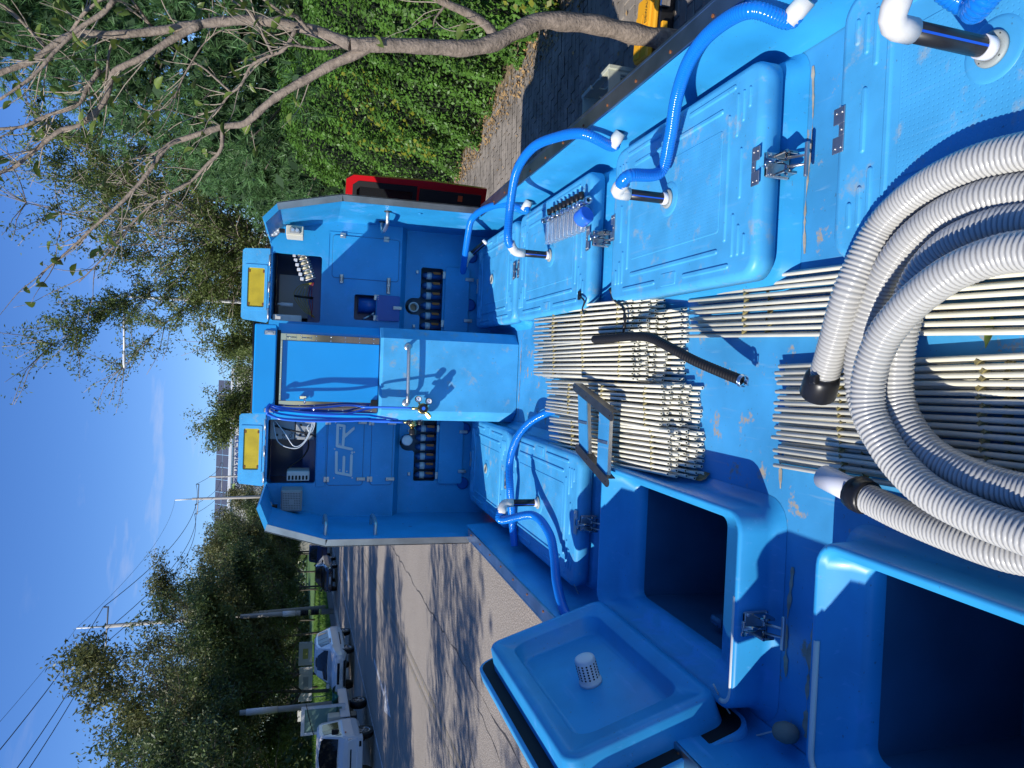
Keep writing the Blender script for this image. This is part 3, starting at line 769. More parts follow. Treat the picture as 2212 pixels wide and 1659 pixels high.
# ------------------------------------------------------------------ front cabinet of the truck
CL, CR = -1.065, 0.945          # inner faces of its side walls
outl = [(-1.095, 1.20), (-1.085, 2.456), (-.985, 2.795), (-.86, 2.845)]
outr = [(.985, 1.20), (.972, 2.43), (.885, 2.79), (.80, 2.865)]
for pts, sx in ((outl, -1), (outr, 1)):
    mb = MB(); t = .03
    inner = [(x - sx * t, z - (0 if k < 2 else t * .6)) for k, (x, z) in enumerate(pts)]
    prof = pts + list(reversed(inner))
    mb.prism([Vector((x, YE, z)) for x, z in prof], (0, YW + .25 - YE, 0))
    part(mb, 'side_wall', 'frp_wall')
    tr = MB()
    for (a, b) in zip(pts[:2], pts[1:3]):
        ax, az = a; bx, bz = b
        dd = Vector((bx - ax, 0, bz - az)).normalized(); nn = Vector((dd.z, 0, -dd.x)) * sx
        if az < 1.3: az = ZR
        for o0, o1, ya, yb in ((-.036, .006, YE - .006, YE - .002), (.002, .007, YE - .006, YE + .06)):
            A = Vector((ax, ya, az)); B = Vector((bx, ya, bz))
            if az == ZR: A.x = ax + (bx - ax) * (ZR - 1.2) / (pts[1][1] - 1.2)
            tr.prism([A + nn * o0, B + nn * o0, B + nn * o1, A + nn * o1], (0, yb - ya, 0))
    part(tr, 'edge_trim', 'steel_rail')
def wall_fn(y): return lambda x, z: Vector((x, y, z))
def R4(x0, x1, z0, z1, r=.015): return rrect(x0, x1, z0, z1, r, 3)
# upper walls with service openings
opR = (.256, .702, 2.520, 2.833); opL = (-.827, -.400, 2.517, 2.826); smallR = (.290, .464, 2.154, 2.300)
mb = MB(); mb.sheet([(.12, 1.99), (CR + .01, 1.99), (CR + .01, 2.80), (.86, 2.845), (.12, 2.845)], [R4(*opR), R4(*smallR)], wall_fn(YU), (0, .03, 0))
mb.add([(.12, YU, 1.99), (CR + .01, YU, 1.99), (CR + .01, YW, 1.945), (.12, YW, 1.945)], [(0, 1, 2, 3)])
part(mb, 'upper_wall', 'frp_wall')
mb = MB(); mb.sheet([(CL - .01, 1.99), (-.25, 1.99), (-.25, 2.838), (-.94, 2.838), (CL - .01, 2.76)], [R4(*opL)], wall_fn(YU), (0, .03, 0))
mb.add([(CL - .01, YU, 1.99), (-.25, YU, 1.99), (-.25, YW, 1.945), (CL - .01, YW, 1.945)], [(0, 1, 2, 3)])
part(mb, 'upper_wall', 'frp_wall')
rf = MB(); rf.box(CL, CR, YU + .031, YW + .6, 2.835, 2.842); part(rf, 'cabinet_roof', 'frp_wall')
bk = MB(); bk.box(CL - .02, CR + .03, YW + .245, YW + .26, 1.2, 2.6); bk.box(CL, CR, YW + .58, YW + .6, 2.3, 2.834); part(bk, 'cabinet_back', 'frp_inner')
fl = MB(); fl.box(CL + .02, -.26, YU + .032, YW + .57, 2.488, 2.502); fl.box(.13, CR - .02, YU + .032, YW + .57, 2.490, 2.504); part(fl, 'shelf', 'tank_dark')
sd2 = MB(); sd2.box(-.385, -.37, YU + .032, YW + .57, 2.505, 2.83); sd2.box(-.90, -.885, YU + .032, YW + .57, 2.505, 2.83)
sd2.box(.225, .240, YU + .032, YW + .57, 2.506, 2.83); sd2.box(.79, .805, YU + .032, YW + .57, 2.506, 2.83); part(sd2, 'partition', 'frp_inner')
# lower walls with the T-shaped cut-outs
def tcut(x0, x1, z0, z1, nx0, nx1, nz):
    r = (nx1 - nx0) / 2; cx = (nx0 + nx1) / 2; cz = nz - r
    pts = [(x0 + .01, z0), (x1 - .01, z0), (x1, z0 + .01), (x1, z1 - .01), (x1 - .01, z1), (nx1 + .012, z1), (nx1, z1 + .012)]
    pts += [(cx + r * math.cos(a), cz + r * math.sin(a)) for a in [PI * k / 10 for k in range(11)]]
    pts += [(nx0, z1 + .012), (nx0 - .012, z1), (x0 + .01, z1), (x0, z1 - .01), (x0, z0 + .01)]
    return pts
mb = MB(); mb.sheet([(.12, ZD - .02), (CR + .01, ZD - .02), (CR + .01, 1.946), (.12, 1.946)], [tcut(.245, .697, 1.676, 1.836, .357, .476, 1.942)], wall_fn(YW), (0, .02, 0)); part(mb, 'lower_wall', 'frp_wall')
mb = MB(); mb.sheet([(CL - .01, ZD - .02), (-.25, ZD - .02), (-.25, 1.946), (CL - .01, 1.946)], [tcut(-.833, -.385, 1.678, 1.838, -.615, -.495, 1.944)], wall_fn(YW), (0, .02, 0)); part(mb, 'lower_wall', 'frp_wall')
for x0, x1 in ((.2, .75), (-.88, -.34)):
    mb = MB(); mb.box(x0, x1, YW + .15, YW + .16, 1.62, 1.95); mb.box(x0, x1, YW + .022, YW + .15, 1.655, 1.668); part(mb, 'filter_bay', 'tank_dark')
for k in range(13):
    xx = .285 + k * .073 if k < 6 else -.80 + (k - 6) * .068
    if k == 12: continue
    mb = MB(); mb.lathe((xx, YW + .075, 1.672), (0, 0, 1), [(0, .026), (.10, .026), (.125, .024), (.14, .016), (.15, .008)], 16); f = part(mb, 'filter_bottle', 'bottle_blue')
    mb = MB(); mb.lathe((xx, YW + .075, 1.75), (0, 0, 1), [(0, .0268), (.035, .0268)], 16); mb.build('bottle_band', 'clear_tube', f)
    mb = MB(); mb.add([(xx - .012 + .02, YW + .042, 1.690), (xx + .004 + .02, YW + .040, 1.690), (xx + .006 + .02, YW + .040, 1.735), (xx + .02, YW + .040, 1.748), (xx - .012 + .02, YW + .042, 1.735)], [(0, 1, 2, 3, 4)]); mb.build('bottle_tag', 'orange_tag', f)
# filler necks
mb = MB(); mb.lathe((.408, YW + .14, 1.884), (0, -1, 0), [(0, .036), (.17, .036), (.175, .034), (.175, .027), (.05, .026)], 28, cap1=False); q = part(mb, 'filler_neck', 'pvc')
mb = MB(); mb.lathe((.408, YW + .08, 1.884), (0, -1, 0), [(0, .027), (.004, .026)], 20); mb.build('neck_bore', 'beige', q)
mb = MB(); mb.lathe((-.553, YW + .14, 1.905), (.10, -1, 0), [(0, .034), (.20, .034), (.20, .037), (.25, .037), (.256, .035), (.258, .02), (.2585, .001)], 28); part(mb, 'filler_neck', 'white_pipe')
def door(x0, x1, z0, z1, y, name='cabinet_door', r=.018, t=.006, m='frp_wall'):
    mb = MB()
    rings = [[Vector((x, y - d, z)) for x, z in rrect(x0 + i, x1 - i, z0 + i, z1 - i, r, 3)] for d, i in ((0, 0), (t - .002, 0), (t, .002))]
    mb.loft([list(reversed(q)) for q in rings], False, True); return part(mb, name, m)
def gap(x0, x1, z0, z1, y, parent=None):
    mb = MB(); mb.loft([[Vector((x, y - .0012, z)) for x, z in reversed(rrect(x0 - .003, x1 + .003, z0 - .003, z1 + .003, .02, 3))]] * 2, False, True); return part(mb, 'door_gap', 'tank_dark', parent)
def hinge(x, z, y, parent, horiz=True, L=.036):
    mb = MB(); a, b = (L / 2, .018) if horiz else (.018, L / 2)
    mb.bbox(x - a, x + a, y - .0035, y - .0005, z - b, z + b, .001)
    if horiz: mb.cyl((x - a, y - .004, z), (x + a, y - .004, z), .0035, seg=8)
    else: mb.cyl((x, y - .004, z - b), (x, y - .004, z + b), .0035, seg=8)
    for sx in (-1, 0, 1):
        for sz in (-1, 1):
            p = (x + sx * a * .7, y - .0035, z + sz * b * .6) if horiz else (x + sz * a * .6, y - .0035, z + sx * b * .7)
            mb.lathe(p, (0, -1, 0), [(0, .0028), (.0012, .002)], 6)
    mb.build('hinge', 'steel', parent)
def toggle(x, z, y, parent, horiz=False):
    mb = MB(); w2, h2 = (.03, .012) if horiz else (.012, .03)
    mb.bbox(x - w2, x + w2, y - .008, y - .001, z - h2, z + h2, .003); mb.bbox(x - w2 * .55, x + w2 * .55, y - .014, y - .007, z - h2 * .6, z + h2 * .6, .003)
    mb.build('toggle_latch', 'steel', parent)
# right: frame, big door, little hatch with its flap hanging open
fr = MB(); fr.sheet(R4(.232, .873, 1.995, 2.489, .012), [R4(.243, .862, 2.003, 2.478, .01)], wall_fn(YU - .003), (0, .003, 0)); part(fr, 'panel_frame', 'frp_wall')
gap(.567, .852, 2.01, 2.452, YU); dr = door(.567, .852, 2.01, 2.452, YU)
for z in (2.39, 2.10): hinge(.852, z, YU - .006, dr, False)
toggle(.560, 2.39, YU - .006, dr, True); toggle(.560, 2.075, YU - .006, dr, True); toggle(.510, 2.075, YU - .002, dr, True)
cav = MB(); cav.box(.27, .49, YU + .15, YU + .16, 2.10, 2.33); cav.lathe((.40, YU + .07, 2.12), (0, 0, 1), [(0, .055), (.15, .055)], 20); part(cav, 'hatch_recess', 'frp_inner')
lv = MB(); lv.cyl((.33, YU + .02, 2.18), (.30, YU + .005, 2.235), .006); lv.cyl((.33, YU + .02, 2.18), (.345, YU + .02, 2.16), .010); part(lv, 'lever', 'steel')
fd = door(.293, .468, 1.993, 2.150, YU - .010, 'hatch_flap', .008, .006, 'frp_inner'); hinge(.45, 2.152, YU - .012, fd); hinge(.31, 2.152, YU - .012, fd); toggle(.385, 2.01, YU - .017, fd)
# left: lettered door and lower door
gap(-.84, -.36, 2.204, 2.441, YU); er = door(-.84, -.36, 2.204, 2.441, YU)
gap(-.84, -.36, 2.006, 2.150, YU); d2 = door(-.84, -.36, 2.006, 2.150, YU)
for x in (-.80, -.41): hinge(x, 2.443, YU - .006, er); hinge(x, 2.155, YU - .006, d2); toggle(x + .002, 2.215, YU - .007, er); toggle(x - .0, 2.015, YU - .007, d2)
hs = MB(); hs.bbox(-.85, -.35, YU - .004, YU - .0005, 2.452, 2.512, .002); part(hs, 'hinge_strip', 'frp_wall')
# raised letters E . R as on the door
def bar(mb, pts, wd):
    for (a, b) in zip(pts[:-1], pts[1:]):
        a = Vector((a[0], 0, a[1])); b = Vector((b[0], 0, b[1])); t = (b - a).normalized(); n2 = Vector((-t.z, 0, t.x)) * wd / 2
        ring = []
        for k in range(5): an = PI / 2 + PI * k / 4; ring.append(a + (t * math.cos(an) + n2.normalized() * math.sin(an)) * wd / 2)
        for k in range(5): an = -PI / 2 + PI * k / 4; ring.append(b + (t * math.cos(an) + n2.normalized() * math.sin(an)) * wd / 2)
        yy = YU - .0062 - bar.k * .00015; bar.k += 1
        mb.loft([[p + Vector((0, yy, 0)) for p in ring], [p + Vector((0, yy - .0035, 0)) for p in ring]], False, True)
bar.k = 0
def LP(x, z):   # letter grid measured on the door
    c = at((1300 + x * .1808) / 1.808, (1600 + z * .1808) / 1.808, y=YU); return (c.x, c.z)
mb = MB(); bar(mb, [LP(75, 915), LP(72, 1355)], .0175); bar(mb, [LP(72, 1355), LP(385, 1415)], .0175); bar(mb, [LP(238, 1020), LP(225, 1380)], .0175); bar(mb, [LP(400, 985), LP(385, 1415)], .0175); mb.build('letter', 'letter_white', er)['label'] = 'pale letter E'
mb = MB(); bar(mb, [LP(412, 922), LP(413, 923)], .016); mb.build('letter', 'letter_white', er)['label'] = 'pale full stop'
mb = MB(); bar(mb, [LP(105, 325), LP(90, 780)], .0175); bar(mb, [LP(90, 780), LP(405, 850)], .0175); bar(mb, [LP(105, 325), LP(245, 350)], .0175); bar(mb, [LP(245, 350), LP(215, 800)], .0175); bar(mb, [LP(225, 600), LP(440, 410)], .0175); mb.build('letter', 'letter_white', er)['label'] = 'pale letter R'
sc = MB()
for x, z in ((60, 282), (455, 382), (162, 405), (268, 512), (150, 742), (40, 848), (460, 915), (150, 1300), (300, 1330), (415, 1470), (18, 1472)):
    c = LP(x, z); sc.lathe((c[0], YU - .006, c[1]), (0, -1, 0), [(0, .005), (.002, .004)], 8)
sc.build('screws', 'steel', er)
# lower flaps hanging open, catches
for x0, x1 in ((.245, .712), (-.851, -.392)):
    f = door(x0, x1, 1.486, 1.662, YW - .012, 'bay_flap', .018, .008)
    for x in (x0 + .06, x1 - .06): hinge(x, 1.664, YW - .012, f, True, .05)
    for x in (x0 + .09, x1 - .08): toggle(x, 1.487, YW - .018, f)
for x, z in ((.66, 1.865), (.275, 1.875), (-.78, 1.87), (-.47, 1.88)):
    mb = MB(); mb.bbox(x - .012, x + .012, YW - .010, YW - .001, z - .009, z + .009, .003); part(mb, 'catch', 'steel')
for x in (.80, .45, -.45, -.85):
    mb = MB(); mb.lathe((x, YW - .001, 1.475), (0, -1, 0), [(0, .045), (.01, .043), (.014, .035)], 20); part(mb, 'vent_cap', 'frp_inner')
# top flaps with amber windows, swung up on their hinges
def top_flap(x0, x1, zb, zt, wx0, wx1, wz0, wz1, cut):
    o = empty('top_flap'); o.parent = TR; y = YU
    mb = MB(); c = .025
    out = [(x0 + .012, zb), (x1 - (c if cut > 0 else .004), zb), (x1, zb + (c if cut > 0 else .004)), (x1 - .012, zt - .012), (x1 - .024, zt), (x0 + .014, zt), (x0 + .004, zt - .012), (x0, zb + .012)] if cut > 0 else \
          [(x0 + .012, zb), (x1 - .004, zb), (x1, zb + .004), (x1 - .008, zt - .012), (x1 - .022, zt), (x0 + .030, zt), (x0 + .016, zt - .012), (x0, zb + .012)]
    win = R4(wx0, wx1, wz0, wz1, .010)
    mb.sheet(out, [win], wall_fn(y - .012), (0, .012, 0)); mb.sheet(out, [win], wall_fn(y), None)
    n = len(out); a = [Vector((x, y - .012, z)) for x, z in out]; mb.add(a + [p + Vector((0, .012, 0)) for p in a], [(i, n + i, n + (i + 1) % n, (i + 1) % n) for i in range(n)])
    mb.build('flap_panel', 'frp_pale', o)
    mb = MB(); mb.sheet(R4(wx0 - .022, wx1 + .022, wz0 - .018, wz1 + .022, .010), [R4(wx0 - .001, wx1 + .001, wz0 - .001, wz1 + .001, .010)], wall_fn(y - .016), (0, .004, 0))
    ww = rrect(wx0 - .022, wx1 + .022, wz0 - .018, wz1 + .022, .010, 3); n = len(ww); a = [Vector((x, y - .016, z)) for x, z in ww]; mb.add(a + [p + Vector((0, .004, 0)) for p in a], [(i, n + i, n + (i + 1) % n, (i + 1) % n) for i in range(n)])
    mb.build('window_frame', 'frp_pale', o)
    mb = MB(); mb.box(wx0 - .005, wx1 + .005, y - .009, y - .004, wz0 - .005, wz1 + .005); mb.build('amber_pane', 'yellow_pane', o)
    mb = MB()
    for cx in (wx0 + .01, wx1 - .03):
        for cz in (wz0 + .006, wz1 - .010): mb.bbox(cx, cx + .018, y - .0115, y - .009, cz - .004, cz + .006, .001)
    mb.build('rusty_clips', 'rust', o)
    for k in range(3):
        xx = x0 + (x1 - x0) * (.12 + .36 * k); mb = MB(); mb.bbox(xx - .035, xx + .035, y - .018, y - .012, zb - .004, zb + .008, .002); mb.cyl((xx - .035, y - .018, zb), (xx + .035, y - .018, zb), .004, seg=8)
        mb.build('hinge', 'steel', o)
    mb = MB()
    for k in range(9):
        for zz in (zb + .014, zt - .016):
            xx = x0 + .03 + (x1 - x0 - .07) * k / 8; mb.lathe((xx, y - .012, zz), (0, -1, 0), [(0, .0025), (.001, .002)], 6)
    mb.build('screws', 'steel', o)
    # tipped back a little about the hinge line
    o.matrix_local = Matrix.Translation((0, YU, zb)) @ Matrix.Rotation(rad(-6), 4, 'X') @ Matrix.Translation((0, -YU, -zb))
    return o
top_flap(.236, .722, 2.848, 3.018, .336, .591, 2.878, 2.982, 0)
top_flap(-.842, -.358, 2.842, 3.006, -.733, -.463, 2.878, 2.975, 0)
# what is inside the right opening
mb = MB(); mb.box(.30, .60, 5.20, 5.215, 2.55, 2.80); iu = part(mb, 'control_box', 'unit_grey')
for k in range(6):
    c = at((1050 + (530 + 33 * k) * .1868) / 1.808, (950 + (255 + 98 * k) * .1868) / 1.808, y=YU + .10)
    v = empty('solenoid_valve'); v.parent = TR
    dwn = Vector((.022, .012, -.05)).normalized()
    a = c + dwn * .018
    mb = MB(); mb.bbox(c.x - .0105, c.x + .0105, c.y - .014, c.y + .014, c.z - .012, c.z + .012, .003); mb.build('valve_cap', 'white_pipe', v)
    mb = MB(); mb.lathe(a, dwn, [(0, .004), (.012, .009), (.014, .011), (.05, .011)], 12); mb.build('valve_coil', 'cream_coil', v)
    mb = MB(); mb.lathe(a + dwn * .05, dwn, [(0, .015), (.010, .015), (.011, .006), (.025, .006)], 12); mb.build('valve_body', 'steel', v)
    q = a + Vector((-.016, -.004, -.008)); mb = MB(); mb.cyl(q, q + dwn * .07, .0035, seg=8); mb.build('valve_stem', 'white_pipe', v)
ts0 = at((1050 + 530 * .1868) / 1.808, (950 + 1100 * .1868) / 1.808, y=YU + .2); ts1 = at((1050 + 930 * .1868) / 1.808, (950 + 1150 * .1868) / 1.808, y=YU + .2)
mb = MB(); mb.tube([ts0, ts1], .008, 6); part(mb, 'terminal_strip', 'black_plastic')
for k in range(7):
    b0 = ts0.lerp(ts1, k / 6.5); e = at(1050 / 1.808 + 960 * .1033, 950 / 1.808 + 1560 * .1033, y=YU + .12) + Vector((.006 * (k % 3), 0, .004 * k)); m2 = b0.lerp(e, .45) + Vector((-.035 + .003 * k, 0, -.005))
    mb = MB(); mb.tube(spline([b0, b0 + Vector((-.02, 0, -.004)), m2, e], .02), .0022, 6); part(mb, 'cable', 'wire_yellow' if k < 5 else 'wire_red')
    e2 = at(1050 / 1.808 + (870 + 12 * k) * .1033, 950 / 1.808 + 820 * .1033, y=YU + .16); m2 = b0.lerp(e2, .6) + Vector((.012, 0, .03 - .004 * k))
    mb = MB(); mb.tube(spline([b0, b0 + Vector((.02, 0, .002)), m2, e2], .02), .0022, 6); part(mb, 'cable', 'wire_yellow' if k < 5 else 'wire_red')
mb = MB(); c = at(1050 / 1.808 + 345 * .1033, 950 / 1.808 + 1280 * .1033, y=YU + .18); mb.lathe(c - Vector((0, 0, .05)), (0, 0, 1), [(0, .014), (.075, .014), (.085, .008), (.10, .008)], 12); part(mb, 'small_bottle', 'white_pipe')
mb = MB(); mb.bbox(.245, .30, YU + .05, YU + .25, 2.64, 2.825, .004); part(mb, 'pvc_duct', 'pvc')
# inside the left opening: two generator units, hoses and a louvred box
for x0, x1, z0, z1, tx in ((-.545, -.405, 2.66, 2.82, '2호기'), (-.545, -.405, 2.53, 2.652, '1호기')):
    mb = MB(); mb.bbox(x0, x1, YU + .12, YU + .40, z0, z1, .004); u = part(mb, 'generator_unit', 'unit_grey')
    text_obj('lettering', tx, .030, ((x0 + x1) / 2 - .035, YU + .1185, (z0 + z1) / 2 - .012), (PI / 2, 0, 0), 'dark_dot', u, .0008)
    for kx, kz in ((.03, .05), (-.04, .055)):
        mb = MB(); mb.lathe(((x0 + x1) / 2 + kx, YU + .12, (z0 + z1) / 2 + kz * .6), (0, -1, 0), [(0, .009), (.015, .008), (.016, .004)], 10); mb.build('knob', 'black_plastic', u)
text_obj('lettering', 'O₂', .030, (-.515, YU + .118, 2.685), (PI / 2, 0, 0), 'dark_dot', u, .0008)
mb = MB(); mb.bbox(-.815, -.75, YU + .03, YU + .2, 2.553, 2.70, .004)
lb = part(mb, 'louvred_box', 'pvc')
mb = MB()
for k in range(6):
    zz = 2.565 + k * .0225
    mb.loft([[Vector((x, YU + .0288, z)) for x, z in reversed(rrect(-.808, -.778, zz, zz + .013, .006, 3))]] * 2, False, True)
mb.build('louvre_slots', 'dark_dot', lb)
for pts in ([(-.41, 2.79), (-.50, 2.72), (-.585, 2.66), (-.56, 2.60), (-.48, 2.56), (-.40, 2.54)], [(-.42, 2.80), (-.56, 2.76), (-.60, 2.65), (-.55, 2.585), (-.47, 2.55), (-.41, 2.53)], [(-.43, 2.56), (-.46, 2.58), (-.49, 2.55), (-.44, 2.53), (-.40, 2.53)]):
    mb = MB(); mb.tube(spline([Vector((x, YU + .07, z)) for x, z in pts], .015), .0032, 6); part(mb, 'clear_hose', 'clear_tube')
for pts in ([(-.45, 2.79), (-.48, 2.68), (-.50, 2.57), (-.52, 2.52)], [(-.50, 2.59), (-.58, 2.565), (-.66, 2.60), (-.74, 2.70)]):
    mb = MB(); mb.tube(spline([Vector((x, YU + .09, z)) for x, z in pts], .015), .006, 6); part(mb, 'cable', 'wire_black')
# centre column: chamfered body, framed door, lower panel, header
colp = [(-.335, YU), (-.335, 4.285), (-.300, 4.215), (.165, 4.215), (.212, 4.285), (.212, YU)]
mb = MB(); mb.prism([Vector((x, y, ZD - .02)) for x, y in colp], (0, 0, 2.76 - ZD + .02)); part(mb, 'column_body', 'frp_new')
lowp = [(-.338, 4.60), (-.338, 4.235), (-.275, 4.15), (.152, 4.15), (.215, 4.225), (.215, 4.60)]
mb = MB()
rings = [[Vector((x, y, z)) for x, y in lowp] for z in (ZD + .003, 2.165)]
rings.append([Vector((x * .997, y + .012, 2.180)) for x, y in lowp])
mb.loft(rings, False, True); part(mb, 'column_panel', 'frp_pale')
mb = MB(); mb.bbox(-.312, .196, 4.15, 4.60, 2.764, 2.882, .006); hd = part(mb, 'column_header', 'frp_new')
mb = MB(); mb.box(-.302, .168, 4.205, 4.2145, 2.745, 2.7635); part(mb, 'door_gap', 'seal_black')
dd = MB(); dd.bbox(-.236, .110, 4.196, 4.2145, 2.185, 2.732, .002); cdoor = part(dd, 'column_door', 'frp_new')
st = MB(); st.bbox(-.268, -.237, 4.199, 4.2146, 2.185, 2.745, .0015); st.bbox(.111, .150, 4.199, 4.2146, 2.185, 2.745, .0015); st.bbox(-.2365, .1105, 4.199, 4.2146, 2.7325, 2.745, .0015)
st.bbox(-.300, -.2685, 4.2005, 4.2146, 2.185, 2.735, .0015); st.build('door_frame', 'steel_mirror', cdoor)
sc = MB()
for k in range(7):
    for x in (.118, .142, -.262, -.285): sc.lathe((x, 4.199, 2.22 + k * .082), (0, -1, 0), [(0, .005), (.002, .004), (.003, .002)], 8)
for k in range(4): sc.lathe((-.2 + k * .09, 4.199, 2.739), (0, -1, 0), [(0, .004), (.002, .003)], 8)
sc.build('screws', 'chrome', cdoor)
for z in (2.685, 2.60):
    mb = MB(); mb.bbox(.114, .148, 4.193, 4.199, z - .028, z + .028, .001); mb.cyl((.131, 4.192, z - .028), (.131, 4.192, z + .028), .003, seg=8); mb.build('hinge', 'steel_mirror', cdoor)
mb = MB(); mb.bbox(-.262, -.218, 4.176, 4.196, 2.185, 2.225, .004); mb.build('door_lock', 'black_plastic', cdoor)
mb = MB(); mb.bbox(-.226, -.206, 4.172, 4.197, 2.590, 2.632, .004); mb.cyl((-.216, 4.168, 2.60), (-.25, 4.168, 2.60), .006); mb.build('door_latch', 'chrome', cdoor)
for x, z in ((.148, 2.80), (-.290, 2.79)): toggle(x, z, 4.15, hd)
mb = MB()
for k in range(5): mb.cyl((-.31 + .002 * k, 4.30 + .016 * k, 2.892), (.21, 4.30 + .016 * k, 2.892 + .002 * k), .008, seg=8)
part(mb, 'cable_bundle', 'wire_black')
gb = MB(); gb.tube(spline([(.106, 4.15, 2.024), (.104, 4.11, 2.024), (.090, 4.090, 2.024), (-.06, 4.086, 2.022), (-.208, 4.090, 2.020), (-.226, 4.11, 2.020), (-.228, 4.15, 2.020)], .02), .0105, 14); gr = part(gb, 'grab_bar', 'steel')
for x in (.106, -.228): mb = MB(); mb.lathe((x, 4.149, 2.022), (0, -1, 0), [(0, .022), (.004, .021), (.006, .013)], 18); mb.build('bar_flange', 'steel', gr)
def side_handle(x, ya, yb, z, out):
    mb = MB(); mb.tube(spline([(x, ya, z), (x + out * .5, ya + .01, z), (x + out, ya + .05, z - .004), (x + out, yb - .05, z - .004), (x + out * .5, yb - .01, z), (x, yb, z)], .012), .0115, 12); hh = part(mb, 'side_handle', 'steel')
    mb = MB()
    for yy in (ya, yb): mb.lathe((x, yy, z), (1 if out > 0 else -1, 0, 0), [(0, .024), (.004, .022), (.005, .012)], 16)
    mb.build('handle_foot', 'dark_steel', hh)
side_handle(CL + .001, 4.33, 4.63, 2.455, .075); side_handle(CL + .001, 4.31, 4.61, 2.157, .075); side_handle(CR - .001, 4.38, 4.72, 2.146, -.075)
for y, z in ((4.60, 1.95), (4.52, 1.91)): mb = MB(); mb.lathe((CL + .001, y, z), (1, 0, 0), [(0, .014), (.005, .012)], 12); part(mb, 'stud', 'frp_inner')
for y, z in ((4.35, 1.95),): mb = MB(); mb.lathe((CR - .001, y, z), (-1, 0, 0), [(0, .014), (.005, .012)], 12); part(mb, 'stud', 'frp_wall')
def work_lamp(x, y, z, r):
    ax = Vector((-x * .12, -1, -.05))
    mb = MB(); mb.lathe((x, y, z), ax, [(-.05, r * .55), (-.04, r * .8), (0, r), (.006, r), (.008, r * .93), (.003, r * .9)], 24, cap1=False); l = part(mb, 'work_lamp', 'chrome')
    mb = MB(); mb.lathe(Vector((x, y, z)) + ax.normalized() * .002, ax, [(0, r * .92), (.003, r * .85)], 24); mb.build('lamp_lens', 'lens', l)
    u = ax.normalized().orthogonal().normalized(); v = ax.normalized().cross(u); mb = MB()
    for k in range(13):
        rr, aa = (0, 0) if k == 0 else ((r * .35, k * PI / 2) if k < 5 else (r * .68, k * PI / 4))
        mb.lathe(Vector((x, y, z)) + ax.normalized() * .005 + (u * math.cos(aa) + v * math.sin(aa)) * rr, ax, [(0, r * .15), (.002, r * .12)], 8)
    mb.build('lamp_leds', 'led', l)
    mb = MB(); mb.bbox(x - .012, x + .012, y - .01, y + .03, z - r - .028, z - r + .005, .003); mb.build('lamp_bracket', 'black_plastic', l)
work_lamp(.815, 4.66, 2.830, .046); work_lamp(-.955, 4.72, 2.822, .046)
mb = MB(); mb.bbox(.785, .848, 4.62, 4.80, 2.642, 2.748, .005); jb = part(mb, 'switch_box', 'beige')
mb = MB(); mb.bbox(.797, .836, 4.612, 4.62, 2.664, 2.726, .006); mb.build('switch_frame', 'grey_plastic', jb)
mb = MB(); mb.lathe((.8165, 4.612, 2.708), (0, -1, 0), [(0, .011), (.006, .010)], 14); mb.lathe((.8165, 4.612, 2.682), (0, -1, 0), [(0, .011), (.006, .010)], 14); mb.build('switch_button', 'lens', jb)
mb = MB(); mb.bbox(-.985, -.845, 4.70, 4.85, 2.595, 2.728, .005); mb.bbox(-.977, -.853, 4.690, 4.70, 2.603, 2.720, .004); sp = part(mb, 'speaker_box', 'grey_plastic')
mb = MB()
for i in range(10):
    for j in range(11):
        if 3 <= i <= 5 and 4 <= j <= 6: continue
        mb.lathe((-.965 + i * .0112, 4.6898, 2.612 + j * .0098), (0, -1, 0), [(0, .0028), (.0004, .0026)], 6)
mb.build('speaker_holes', 'dark_dot', sp)

# ------------------------------------------------------------------ red cab, chassis, wheels
def wheel(parent, c, r, wd, axis, rimm='rim', seg=24):
    c = Vector(c); ax = Vector(axis).normalized()
    wh = bpy.data.objects.new('wheel', None); COL.objects.link(wh); wh.parent = parent; wh.empty_display_size = .1
    mb = MB(); mb.lathe(c, ax, [(-wd / 2, r * .62), (-wd / 2, r * .9), (-wd * .38, r), (wd * .38, r), (wd / 2, r * .9), (wd / 2, r * .64), (wd * .42, r * .62)], seg, cap0=True, cap1=False); mb.build('tyre', 'rubber', wh)
    mb = MB(); mb.lathe(c + ax * wd * .30, ax, [(0, r * .62), (.01, r * .12)], seg, cap0=False); mb.build('hub', 'dark_steel', wh)
    u = ax.orthogonal().normalized(); v = ax.cross(u); mb = MB()
    for k in range(5):
        for dk in (-.16, .16):
            a = 2 * PI * k / 5 + dk; dd2 = u * math.cos(a) + v * math.sin(a); pp = (-u * math.sin(a) + v * math.cos(a)) * r * .05; o1 = c + ax * wd * .40
            mb.prism([o1 + dd2 * r * .1 - pp, o1 + dd2 * r * .6 - pp, o1 + dd2 * r * .6 + pp, o1 + dd2 * r * .1 + pp], ax * .012)
    mb.lathe(c + ax * wd * .40, ax, [(0, r * .64), (.02, r * .64), (.02, r * .58), (0, r * .58)], seg, cap0=False, cap1=False); mb.lathe(c + ax * wd * .40, ax, [(0, r * .16), (.02, r * .13)], 12)
    mb.build('rim', rimm, wh)
ch = MB(); ch.box(-.42, -.30, .2, 6.9, .52, .70); ch.box(.24, .36, .2, 6.9, .52, .70); part(ch, 'chassis', 'trim_black')
for x, sx in ((-.86, -1), (.80, 1)):
    wheel(TR, (x, 1.1, .37), .37, .22, (sx, 0, 0)); wheel(TR, (x, 6.6, .37), .37, .22, (sx, 0, 0))
cb = MB()
prof = [(5.30, .60), (5.30, 2.36), (5.42, 2.46), (6.55, 2.46), (6.72, 2.40), (7.05, 1.45), (7.08, .60)]
cb.prism([Vector((-.98, y, z)) for y, z in prof], (1.89, 0, 0)); part(cb, 'cab_body', 'red_paint')
